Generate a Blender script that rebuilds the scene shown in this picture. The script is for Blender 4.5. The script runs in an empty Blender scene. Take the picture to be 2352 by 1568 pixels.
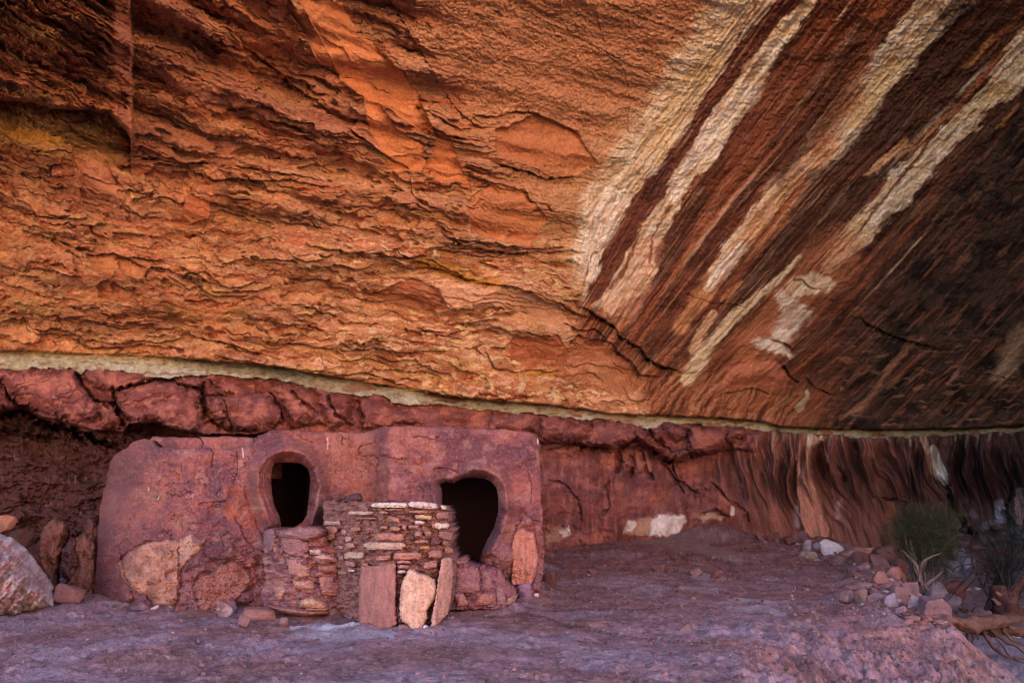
import bpy, math, random
ST = 1.7
import numpy as np
from mathutils import Vector
R = math.radians
rng = np.random.default_rng(7)
random.seed(7)
S = bpy.context.scene
COL = S.collection

# ------------------------------------------------------------------ camera
CAM = np.array([0.0, 0.0, 1.3]); PITCH = R(13.2); F = 1569.0
cam = bpy.data.cameras.new("camera"); camo = bpy.data.objects.new("camera", cam); COL.objects.link(camo)
cam.sensor_width = 36; cam.lens = 36 * F / 2352; cam.clip_end = 600; cam.clip_start = 0.05
camo.location = CAM; camo.rotation_euler = (R(90) + PITCH, 0, 0); S.camera = camo
SP, CP = math.sin(PITCH), math.cos(PITCH)

def direc(u, v):
    x = (np.asarray(u, float) - 1176) / F; z = (784 - np.asarray(v, float)) / F
    return x, CP - z * SP, SP + z * CP
def at(u, v, Y):                       # survey helper: point of the site at bearing (u,v) and depth Y
    x, y, z = direc(u, v); k = Y / y
    return np.stack([x * k, y * k + 0 * u, CAM[2] + z * k], -1)
def tz(v):
    x, y, z = direc(1176, v); return z / y
def ground_Y(v, z=0.0):
    return (z - CAM[2]) / tz(v)

# ------------------------------------------------------------------ noise
_G = {}
def perlin(x, y, seed=0):
    if seed not in _G:
        a = np.random.default_rng(seed + 100).random((256, 256)) * 2 * np.pi
        _G[seed] = (np.cos(a), np.sin(a))
    gx, gy = _G[seed]
    xi = np.floor(x).astype(int); yi = np.floor(y).astype(int)
    fx = x - xi; fy = y - yi
    sx = fx * fx * fx * (fx * (fx * 6 - 15) + 10); sy = fy * fy * fy * (fy * (fy * 6 - 15) + 10)
    x0 = xi & 255; x1 = (xi + 1) & 255; y0 = yi & 255; y1 = (yi + 1) & 255
    a = gx[x0, y0] * fx + gy[x0, y0] * fy
    b = gx[x1, y0] * (fx - 1) + gy[x1, y0] * fy
    c = gx[x0, y1] * fx + gy[x0, y1] * (fy - 1)
    d = gx[x1, y1] * (fx - 1) + gy[x1, y1] * (fy - 1)
    return ((a + (b - a) * sx) * (1 - sy) + (c + (d - c) * sx) * sy) * 1.5
def fbm(x, y, o=4, seed=0, g=.5):
    r = 0; a = 1; t = 0
    for i in range(o):
        r = r + a * perlin(x * 2 ** i + 17.3 * i, y * 2 ** i + 9.1 * i, seed + i); t += a; a *= g
    return r / t * 1.4
def ridge(x, y, o=3, seed=0, g=.5):
    r = 0; a = 1; t = 0
    for i in range(o):
        r = r + a * (1 - 2 * np.abs(perlin(x * 2 ** i + 5.3 * i, y * 2 ** i + 2.1 * i, seed + i))); t += a; a *= g
    return r / t
def sst(a, b, x):
    t = np.clip((x - a) / (b - a), 0, 1); return t * t * (3 - 2 * t)
def terrace(q, w=.12):
    f = np.floor(q); r = q - f
    return f + sst(1 - w, 1, r)
def mix(a, b, t):
    t = np.asarray(t)[..., None]; return a * (1 - t) + np.asarray(b, float) * t
def ip(x, pts):
    p = np.array(pts, float); return np.interp(x, p[:, 0], p[:, 1])

def seg_dist(U, V, pts, wid=None):
    """distance to a polyline, signed side, interpolated width, parameter"""
    p = np.array(pts, float); best = np.full(U.shape, 1e9); side = np.zeros(U.shape); w = np.ones(U.shape); par = np.zeros(U.shape)
    n = len(p) - 1
    for i in range(n):
        a, b = p[i, :2], p[i + 1, :2]; d = b - a; L = d @ d + 1e-9
        t = np.clip(((U - a[0]) * d[0] + (V - a[1]) * d[1]) / L, 0, 1)
        dx = U - a[0] - t * d[0]; dy = V - a[1] - t * d[1]; q = np.hypot(dx, dy)
        m = q < best; best = np.where(m, q, best)
        side = np.where(m, np.sign(d[0] * dy - d[1] * dx), side)
        par = np.where(m, (i + t) / n, par)
        if p.shape[1] > 2: w = np.where(m, p[i, 2] * (1 - t) + p[i + 1, 2] * t, w)
    return best, side, w, par
def poly_sd(U, V, pts):
    """signed distance to a polygon, negative inside"""
    p = np.array(pts, float); q = np.vstack([p, p[:1]])
    d = seg_dist(U, V, q)[0]; ins = np.zeros(U.shape, bool)
    for i in range(len(p)):
        (x0, y0), (x1, y1) = q[i, :2], q[i + 1, :2]
        c = ((y0 > V) != (y1 > V)) & (U < (x1 - x0) * (V - y0) / (y1 - y0 + 1e-12) + x0); ins ^= c
    return np.where(ins, -d, d)
def local(U, V, pts, pad):
    """window of a regular grid round some points"""
    p = np.array(pts, float)
    cu, rv = U[0], V[:, 0]
    i0, i1 = np.searchsorted(cu, [p[:, 0].min() - pad, p[:, 0].max() + pad]); j0, j1 = np.searchsorted(rv, [p[:, 1].min() - pad, p[:, 1].max() + pad])
    return slice(max(j0, 0), j1), slice(max(i0, 0), i1)
def Z1(l): return [(x * .3339 + 196.3, y * .3339 + 949) + tuple(r) for x, y, *r in l]      # survey sheets in their own units
def Z2(l): return [(x * .3339 + 719.9, y * .3339 + 949) + tuple(r) for x, y, *r in l]
def Z3(l): return [(x * .3339, y * .3339 + 785) + tuple(r) for x, y, *r in l]
def Z4(l): return [(x * .2922 + 1178, y * .2922 + 916) + tuple(r) for x, y, *r in l]
def Z5(l): return [(x * .4158 + 1767, y * .4158 + 916) + tuple(r) for x, y, *r in l]
def Z6(l): return [(x * .2296 + 719.9, y * .2296 + 1112.6) + tuple(r) for x, y, *r in l]
def ZA(l): return [(x * .3339, y * .3339) + tuple(r) for x, y, *r in l]
def ZB(l): return [(x * .3339 + 785.3, y * .3339) + tuple(r) for x, y, *r in l]
def ZC(l): return [(x * .3339 + 1570.7, y * .3339) + tuple(r) for x, y, *r in l]
def ZD(l): return [(x * .3339, y * .3339 + 458.1) + tuple(r) for x, y, *r in l]
def ZE(l): return [(x * .3339 + 785.3, y * .3339 + 458.1) + tuple(r) for x, y, *r in l]
def ZF(l): return [(x * .3339 + 1570.7, y * .3339 + 458.1) + tuple(r) for x, y, *r in l]

# ------------------------------------------------------------------ objects
def tag(o, label=None, cat=None, group=None, kind=None):
    for k, v in (("label", label), ("category", cat), ("group", group), ("kind", kind)):
        if v: o[k] = v
    return o
def empty(name, loc, label=None, cat=None, group=None):
    o = bpy.data.objects.new(name, None); o.location = [float(c) for c in loc]; o.empty_display_size = .2
    COL.objects.link(o); bpy.context.view_layer.update()
    return tag(o, label, cat, group)
def raw_mesh(name, P, Q, C=None, mat=None, parent=None, smooth=True):
    """numpy verts (n,3), faces (m,4) or (m,3), colours (n,3)"""
    P = np.asarray(P, float)
    if parent is not None: P = P - np.array(parent.location)
    k = Q.shape[1]; me = bpy.data.meshes.new(name)
    me.vertices.add(len(P)); me.vertices.foreach_set("co", P.astype(np.float32).ravel())
    me.loops.add(len(Q) * k); me.loops.foreach_set("vertex_index", Q.astype(np.int32).ravel())
    me.polygons.add(len(Q)); me.polygons.foreach_set("loop_start", np.arange(0, len(Q) * k, k, dtype=np.int32))
    me.polygons.foreach_set("use_smooth", np.full(len(Q), smooth))
    me.update(calc_edges=True); me.validate()
    if C is not None:
        a = me.color_attributes.new("Col", "FLOAT_COLOR", "POINT")
        c = np.ones((len(P), 4), np.float32); c[:, :3] = np.clip(C, 0.004, .9); a.data.foreach_set("color", c.ravel())
    if mat: me.materials.append(mat)
    o = bpy.data.objects.new(name, me); COL.objects.link(o)
    if parent is not None: o.parent = parent
    return o
def compact(P, Q, C):
    u, inv = np.unique(Q, return_inverse=True)
    return P[u], inv.reshape(Q.shape), C[u]
def grid_quads(h, w):
    i = np.arange((h - 1) * (w - 1)); r = i // (w - 1); c = i % (w - 1); a = r * w + c
    return np.stack([a, a + w, a + w + 1, a + 1], 1), r, c
def sheet(name, bbox, step, mask, depth, color, mat, parent=None, ext=.3, back=True, split=None, lift=None, taper=1.0, ray=False):
    """a slab of rock or plaster: a finely modelled front face, its edges carried back by ext metres"""
    us = np.arange(bbox[0], bbox[2] + step, step); vs = np.arange(bbox[1], bbox[3] + step, step)
    U, V = np.meshgrid(us, vs); M = mask(U, V) < 0
    Y = depth(U, V); P = at(U, V, Y).reshape(-1, 3); C = color(U, V).reshape(-1, 3)
    Q, r, c = grid_quads(*U.shape); m = M.ravel(); keep = m[Q].sum(1) >= 3; Q = Q[keep]
    E = np.concatenate([Q[:, [0, 1]], Q[:, [1, 2]], Q[:, [2, 3]], Q[:, [3, 0]]])
    key = np.sort(E, 1) @ np.array([len(P), 1]); uq, idx, cnt = np.unique(key, return_index=True, return_counts=True)
    B = E[idx[cnt == 1]]
    n = len(P); cen = P[np.unique(Q)].mean(0)
    off = np.array([0, ext, 0.0])
    P2 = P + (off if not ray else (P - CAM) / np.linalg.norm(P - CAM, axis=1)[:, None] * ext)
    if taper != 1.0: P2 = np.stack([cen[0] + (P2[:, 0] - cen[0]) * taper, P2[:, 1], cen[2] + (P2[:, 2] - cen[2]) * taper], 1)
    W = np.stack([B[:, 1], B[:, 0], B[:, 0] + n, B[:, 1] + n], 1)
    allP = np.vstack([P, P2]); allC = np.vstack([C, C])
    parts = []
    if split is not None:                       # a face set of its own for a part with its own look
        fc_u = U.ravel()[Q].mean(1); fc_v = V.ravel()[Q].mean(1); lab = split(fc_u[None], fc_v[None])[0]
        for k, nm in split.names:
            q = Q[lab == k]
            if len(q): p_, q_, c_ = compact(allP, q, allC); parts.append((nm, p_, q_, c_))
        Q0 = Q[lab == 0]
    else: Q0 = Q
    back_q = Q[:, ::-1] + n
    F_ = np.vstack([Q0, W] + ([back_q] if back else []))
    p_, q_, c_ = compact(allP, F_, allC)
    o = raw_mesh(name, p_, q_, c_, mat, parent)
    for nm, a, b, c in parts: raw_mesh(nm, a, b, c, mat, parent)
    return o

# ------------------------------------------------------------------ materials
def rock_mat(name, fine=60., bump=.35, dist=.01, vary=.35, rough=.93, grain=260.):
    m = bpy.data.materials.new(name); m.use_nodes = True; nt = m.node_tree; N = nt.nodes; L = nt.links
    b = N["Principled BSDF"]; b.inputs["Roughness"].default_value = rough; b.inputs["Specular IOR Level"].default_value = .12
    tc = N.new("ShaderNodeTexCoord")
    a = N.new("ShaderNodeAttribute"); a.attribute_name = "Col"
    n1 = N.new("ShaderNodeTexNoise"); n1.inputs["Scale"].default_value = fine; n1.inputs["Detail"].default_value = 6; n1.inputs["Roughness"].default_value = .65
    n2 = N.new("ShaderNodeTexNoise"); n2.inputs["Scale"].default_value = grain; n2.inputs["Detail"].default_value = 2
    L.new(tc.outputs["Object"], n1.inputs["Vector"]); L.new(tc.outputs["Object"], n2.inputs["Vector"])
    mr = N.new("ShaderNodeMapRange"); mr.inputs[1].default_value = .25; mr.inputs[2].default_value = .75
    mr.inputs[3].default_value = 1 - vary; mr.inputs[4].default_value = 1 + vary
    ad = N.new("ShaderNodeMath"); ad.operation = "MULTIPLY_ADD"; ad.inputs[1].default_value = .35
    L.new(n2.outputs[0], ad.inputs[0])
    s = N.new("ShaderNodeMath"); s.operation = "MULTIPLY"; s.inputs[1].default_value = .65; L.new(n1.outputs[0], s.inputs[0]); L.new(s.outputs[0], ad.inputs[2])
    L.new(ad.outputs[0], mr.inputs[0])
    mx = N.new("ShaderNodeVectorMath"); mx.operation = "SCALE"
    L.new(a.outputs["Color"], mx.inputs[0]); L.new(mr.outputs[0], mx.inputs["Scale"]); L.new(mx.outputs[0], b.inputs["Base Color"])
    bp = N.new("ShaderNodeBump"); bp.inputs["Strength"].default_value = bump; bp.inputs["Distance"].default_value = dist
    L.new(ad.outputs[0], bp.inputs["Height"]); L.new(bp.outputs[0], b.inputs["Normal"])
    return m
M_cliff = rock_mat("sandstone", 16, 1., .05, .42, grain=70)
M_mud = rock_mat("mud_plaster", 34, .9, .016, .32, grain=130)
M_stone = rock_mat("building_stone", 40, .6, .012, .28, grain=170)
M_dirt = rock_mat("dust_and_dirt", 24, 1., .03, .5, rough=1, grain=80)
M_wood = rock_mat("dead_wood", 26, 1., .02, .6, grain=90)
M_leaf = rock_mat("leaf_green", 30, .1, .01, .3)

LIP = [(-2300, 560), (-900, 740), (-200, 800), (0, 806), (117, 811), (230, 816), (350, 820), (494, 829), (634, 842), (785, 868), (919, 891), (1036, 911), (1169, 923), (1286, 932), (1403, 950), (1571, 957), (1721, 964), (1800, 980), (1892, 986), (2058, 988), (2200, 985), (2352, 979), (2600, 945), (3200, 800), (4700, 640)]
BOT = [(-2300, 600), (-900, 790), (0, 842), (167, 843), (185, 855), (200, 845), (254, 848), (334, 855), (384, 867), (467, 858), (600, 866), (701, 888), (785, 902), (919, 923), (1019, 935), (1119, 940), (1219, 952), (1353, 963), (1440, 970), (1470, 975), (1485, 985), (1510, 980), (1523, 971), (1675, 979), (1733, 987), (1832, 995), (1975, 1005), (2100, 1003), (2349, 992), (2600, 960), (3200, 820), (4700, 670)]
UND = Z3([(-300, 470), (0, 480), (150, 460), (300, 520), (500, 560), (640, 610), (850, 620), (900, 570), (1050, 560), (1200, 600), (1400, 640), (1750, 640)]) + [(700, 1000), (1000, 1010), (1242, 1015), (1318, 1018), (1406, 1033), (1470, 1020), (1499, 1033), (1529, 1059), (1567, 1059), (1587, 1045), (1634, 1042), (1675, 1030), (1733, 1037), (1765, 1020), (1850, 1000), (2352, 995), (2600, 965), (3200, 825), (4700, 690)]
SMOOTHLIP = [(-2300, 560), (-900, 730), (-300, 790), (0, 808), (350, 824), (700, 860), (1000, 900), (1300, 936), (1600, 962), (1900, 981), (2150, 984), (2352, 979), (2600, 945), (3200, 800), (4700, 640)]  # unseen outer ends bent forward to block sky and darken the sides
def Ybase(u):
    v = ip(u, SMOOTHLIP); return 2.5 / tz(v)

def build_cliff():
    us = np.concatenate([np.linspace(-2300, -30, 90)[:-1], np.arange(-30, 2384, ST), np.linspace(2384, 4700, 90)[1:]])
    vs = np.concatenate([np.linspace(-520, -30, 50)[:-1], np.arange(-30, 1300, ST), np.linspace(1300, 1700, 20)[1:]])
    U, V = np.meshgrid(us, vs)
    w1 = fbm(U / 120, V / 120, 4, 1); w2 = fbm(U / 120, V / 120, 4, 2)
    f1 = fbm(U / 17, V / 17, 3, 3); f2 = fbm(U / 17, V / 17, 3, 4)
    Wu = U + 14 * w1 + 4 * f1; Wv = V + 14 * w2 + 4 * f2          # ragged outlines
    Su = U + 4 * w1 + 2.2 * f1; Sv = V + 4 * w2 + 2.2 * f2        # nearly true outlines
    lip = ip(U, LIP) + 3 * fbm(U / 30, V * 0, 3, 5); bot = ip(U + 3 * f1, BOT) + 4 * sst(700, 300, U) + 6 * fbm(U / 75, V * 0 + 8, 5, 7) + 3 * f2 + 8 * np.minimum(fbm(U / 60, V * 0 + 3, 5, 6), .3) * sst(300, 700, U); und = ip(U + 5 * w1, UND) + 3 * f2
    over = V < lip; band = (V >= lip) & (V < bot); low = V >= bot
    Yb = Ybase(U); t = tz(V)
    k = .85 + .35 * sst(300, -400, V)
    Y = (Yb + 2.5 * k) / (1 + k * np.clip(t, -.1, 9))
    scale = Yb / 12.0
    # ---- bedding coordinate
    Uc = np.clip(Wu, -600, 2600); c = Wv - ip(Wv, [(-900, 1.0), (-500, .92), (-200, .80), (0, .70), (200, .52), (400, .34), (600, .20), (800, .11), (1000, .09)]) * np.clip(Uc, -600, 1900)
    dz = ip(V, [(-500, 1800), (0, 1720), (200, 1570), (330, 1460), (500, 1340), (700, 1330), (760, 1330), (850, 1450), (960, 1500)])
    streak = sst(-25, 25, Wu - dz)                                # the varnish-streaked side
    flaky = np.clip(sst(150, 520, V - .25 * (U - 200)) + .6 * sst(420, 250, U) * sst(0, 60, V) + .0, 0, 1)
    flaky = np.clip(flaky + .35 * fbm(U / 200, V / 120, 3, 9), 0.05, 1) * (1 - .8 * streak)
    # ---- relief
    q1 = fbm(c / 105, Uc / 300, 5, 11, .42) * 3.4
    tanm = sst(880, 1000, Wu - .5 * Wv) * sst(520, 260, Wv - .12 * Wu)
    pm = sst(-.02, .005, fbm(c / 60 + 3, Uc / 150, 5, 13, .55)) * (1 - streak); pm2 = sst(.09, .11, fbm(c / 24, Uc / 70, 5, 15, .6)) * (1 - streak) * (1 - pm)
    calm = np.clip(.85 * pm + .7 * pm2 + 1.2 * tanm + .8 * sst(-170, -20, Wu - dz) * (V < 560), 0, .97); flaky = flaky * (1 - calm) * (.35 + .65 * sst(.0, .3, fbm(c / 90 + 4, Uc / 260, 4, 23)))
    D = -.13 * terrace(q1, .07) * (1 - .85 * streak) * (1 - .93 * tanm) - (.05 * pm + .03 * pm2) * (1 - .8 * tanm)
    q2 = fbm(c / 34 + .5 * w1, Uc / 120, 5, 21, .55) * 2.6
    D += -.030 * terrace(q2, .12) * flaky
    q3 = fbm(c / 13, Uc / 60, 4, 31, .6) * 1.8
    patch = sst(-.05, .3, fbm(U / 130, V / 70, 4, 35))
    D += -.011 * terrace(q3, .2) * (flaky * patch + .02)
    D += -.005 * ridge(c / 8, Uc / 60, 3, 41) * flaky * patch
    D += -.30 * fbm(c / 170, Uc / 420, 3, 51) * (1 - .75 * streak) * (1 - .55 * tanm) - .02 * fbm(U / 12, V / 12, 4, 61) * (1 - .3 * streak)
    D += -.012 * fbm(c / 3.5, Uc / 12, 3, 65) * (1 - .8 * streak)
    # streak grain runs along the streaks
    KN = [dz, ip(V, [(-500, 2130), (0, 1812), (275, 1610), (430, 1505), (560, 1425), (690, 1350), (800, 1290), (1000, 1180)]), ip(V, [(-500, 2640), (0, 2165), (180, 2020), (325, 1905), (440, 1790), (560, 1690), (700, 1580), (860, 1450), (1000, 1330)]),
          ip(V, [(-500, 3000), (0, 2500), (140, 2352), (285, 2210), (405, 2090), (535, 1975), (650, 1870), (760, 1760), (880, 1620), (1000, 1500)]), ip(V, [(-500, 3600), (0, 2950), (300, 2600), (600, 2330), (800, 2150), (1000, 1950)]), ip(V, [(-500, 4300), (0, 3500), (600, 2800), (1000, 2400)])]
    KN[0] = np.minimum(KN[0] - 60, KN[1] - 60); fx = U + 3 * w1 + 2.0 * f1
    s_ac = sum(np.clip((fx - KN[i]) / (KN[i + 1] - KN[i]), 0, 1) for i in range(5)) * 260 + np.minimum(fx - KN[0], 0); s_al = V * 1.3 + 6 * w1
    D += -streak * .02 * terrace(fbm(s_ac / 50, s_al / 90, 4, 77) * 2.0, .15); D += streak * (-.045 * fbm(s_ac / 14, s_al / 240, 4, 71) - .05 * fbm(s_ac / 60, s_al / 110, 4, 75))
    # ---- colour
    base = np.zeros(U.shape + (3,)) + np.array([.38, .145, .066])
    n1 = fbm(c / 160, Uc / 300, 5, 81); n2 = fbm(c / 40, Uc / 130, 5, 85); n3 = fbm(U / 30, V / 30, 5, 89); n4 = fbm(c / 14, Uc / 90, 4, 93)
    base = mix(base, (.28, .098, .046), sst(.0, .4, n1))
    base = mix(base, (.46, .20, .088), sst(.02, .4, -n1) * .8)
    base = mix(base, (.44, .24, .10), sst(.12, .35, n2) * .45)
    base = mix(base, (.34, .085, .035), sst(.1, .3, -n2) * .6)
    base = mix(base, (.20, .10, .04), sst(.15, .45, n4 + .4 * n3) * .45 * flaky)
    lv = np.floor(q1 * 1.0); hh = np.sin(lv * 12.9898 + 3) * .5 + .5
    base = base * (1 + .22 * (hh - .5))[..., None]
    hh2 = np.sin(np.floor(q2) * 7.77 + lv) * .5 + .5; base = base * (1 + .25 * (hh2 - .5) * flaky)[..., None]
    base = base * (1 + .22 * n3)[..., None]
    base = mix(base, (.43, .185, .095), pm * .5 * sst(-.3, .1, n1)); base = mix(base, (.30, .11, .058), pm2 * .5); pale_tone = sst(.0, .3, fbm(c / 90 + 7, Uc / 260, 4, 17)); base = mix(base, (.52, .29, .15), pale_tone * .45 * sst(350, 900, U)); base = mix(base, (.22, .095, .052), sst(.08, .35, fbm(c / 70 + 2, Uc / 240, 4, 19)) * .4)  # paler and darker tone patches along the bedding
    g1 = fbm(U / 4.5, V / 4., 3, 821); g2 = fbm(U / 9 + 4, V / 6, 4, 825); base = base * (1 + .22 * g1 + .22 * g2)[..., None]
    # tan granular area at top middle
    tan = sst(880, 1000, Wu - .5 * Wv) * sst(520, 260, Wv - .12 * Wu)
    base = mix(base, (.39, .18, .085), tan * .8); base = base * (1 + tan * (.35 * fbm(U / 5, V / 5, 3, 95) + .25 * fbm(U / 60, V / 60, 4, 96)))[..., None]; D += -tan * (.022 * fbm(U / 7, V / 7, 4, 98) + .03 * fbm(U / 40, V / 40, 3, 99))
    # pink and cream flecks low in the middle
    fl = sst(600, 900, Wu) * sst(500, 620, Wv) * (1 - streak) + .35 * sst(380, 500, Wv) * (1 - streak)
    fk = sst(.12, .2, fbm(c / 16, Uc / 42, 5, 97))
    base = mix(base, (.56, .29, .17), fk * fl * .75)
    fk = sst(.25, .33, fbm(c / 12, Uc / 30, 5, 101)); base = mix(base, (.62, .42, .22), fk * fl * .8)
    yo = sst(.2, .35, fbm(c / 22, Uc / 160, 5, 105)); base = mix(base, (.46, .26, .09), yo * .45 * sst(300, 450, Wv) * (1 - streak))
    crk_shade = np.zeros(U.shape)
    # smooth salmon plates
    plates = [
        (ZA([(1990, 0), (2100, 180), (2352, 330), (2450, 470), (2600, 700), (2750, 900), (2900, 1000), (2960, 1180), (2850, 1160), (2700, 1180), (2560, 900), (2480, 640), (2352, 480), (2200, 420), (2080, 200), (1960, 30)]), .0, (.58, .22, .085)),
        (ZA([(1560, 0), (2000, 0), (2060, 200), (2000, 500), (1980, 600), (1700, 400), (1600, 200)]), .5, (.46, .16, .062)),
        (ZB([(10, 0), (60, 130), (280, 370), (430, 520), (520, 660), (620, 880), (560, 920), (350, 760), (100, 640), (0, 560), (-120, 300), (-300, 0)]), .0, (.60, .23, .09)),
        (ZB([(640, 900), (760, 980), (840, 1200), (880, 1300), (700, 1260), (560, 1180), (640, 1040)]), 0, (.58, .21, .08)),
        (ZB([(1060, 880), (1330, 790), (1600, 900), (1760, 1120), (1640, 1200), (1480, 1220), (1240, 1120), (1060, 1080)]), .3, (.44, .15, .058)),
        (ZB([(860, 1380), (1080, 1260), (1260, 1320), (1400, 1500), (1300, 1700), (1100, 1650), (900, 1600)]), .3, (.50, .18, .07)),
        (ZE([(480, 540), (640, 600), (750, 740), (560, 760), (300, 740), (250, 650)]), .2, (.33, .10, .045)),
        (ZE([(480, 520), (620, 500), (1080, 600), (1300, 640), (1500, 740), (1640, 930), (1560, 1020), (1380, 850), (1000, 720), (760, 730), (640, 580)]), .3, (.60, .33, .20)),
        (ZD([(580, 380), (780, 370), (1000, 480), (980, 530), (760, 560), (640, 470)]), .3, (.40, .15, .058)),
        (ZD([(840, 0), (1020, 130), (1020, 180), (700, 150), (550, 90), (530, -60)]), .3, (.52, .24, .13)),
        (ZA([(500, 1010), (730, 1020), (760, 1200), (850, 1300), (860, 1440), (700, 1400), (540, 1300), (520, 1150)]), .2, (.50, .21, .11)),
        (ZA([(1280, 1350), (1450, 1340), (1440, 1500), (1300, 1540), (1240, 1480)]), .1, (.42, .13, .05)),
        (ZE([(1170, 1090), (1160, 960), (1500, 920), (1570, 1040), (1540, 1130), (1300, 1160)]), .2, (.36, .10, .045)),
        (ZE([(1420, 1200), (1480, 1100), (1640, 940), (1850, 1010), (1960, 1100), (2080, 1230), (2000, 1330), (1800, 1300)]), .3, (.38, .13, .062)),
    ]
    for pts, rough_, colr in plates:
        s = local(U, V, pts, 40); sd = poly_sd(Wu[s] * .6 + Su[s] * .4, Wv[s] * .6 + Sv[s] * .4, pts); mk = sst(1.5, -1.5, sd)
        cc = np.array(colr) * (1 + .14 * n1[s] + .14 * n3[s])[..., None]
        base[s] = base[s] * (1 - (mk * (.92 - rough_ * .8))[..., None]) + cc * (mk * (.92 - rough_ * .8))[..., None]
        lowres = -.30 * fbm(c[s] / 170, Uc[s] / 420, 3, 51)
        D[s] = D[s] * (1 - mk * (.8 - rough_)) + lowres * mk * (.8 - rough_) + mk * .05 - .05 * np.exp(-np.abs(sd) / 5) * (sd > 0)
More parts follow.
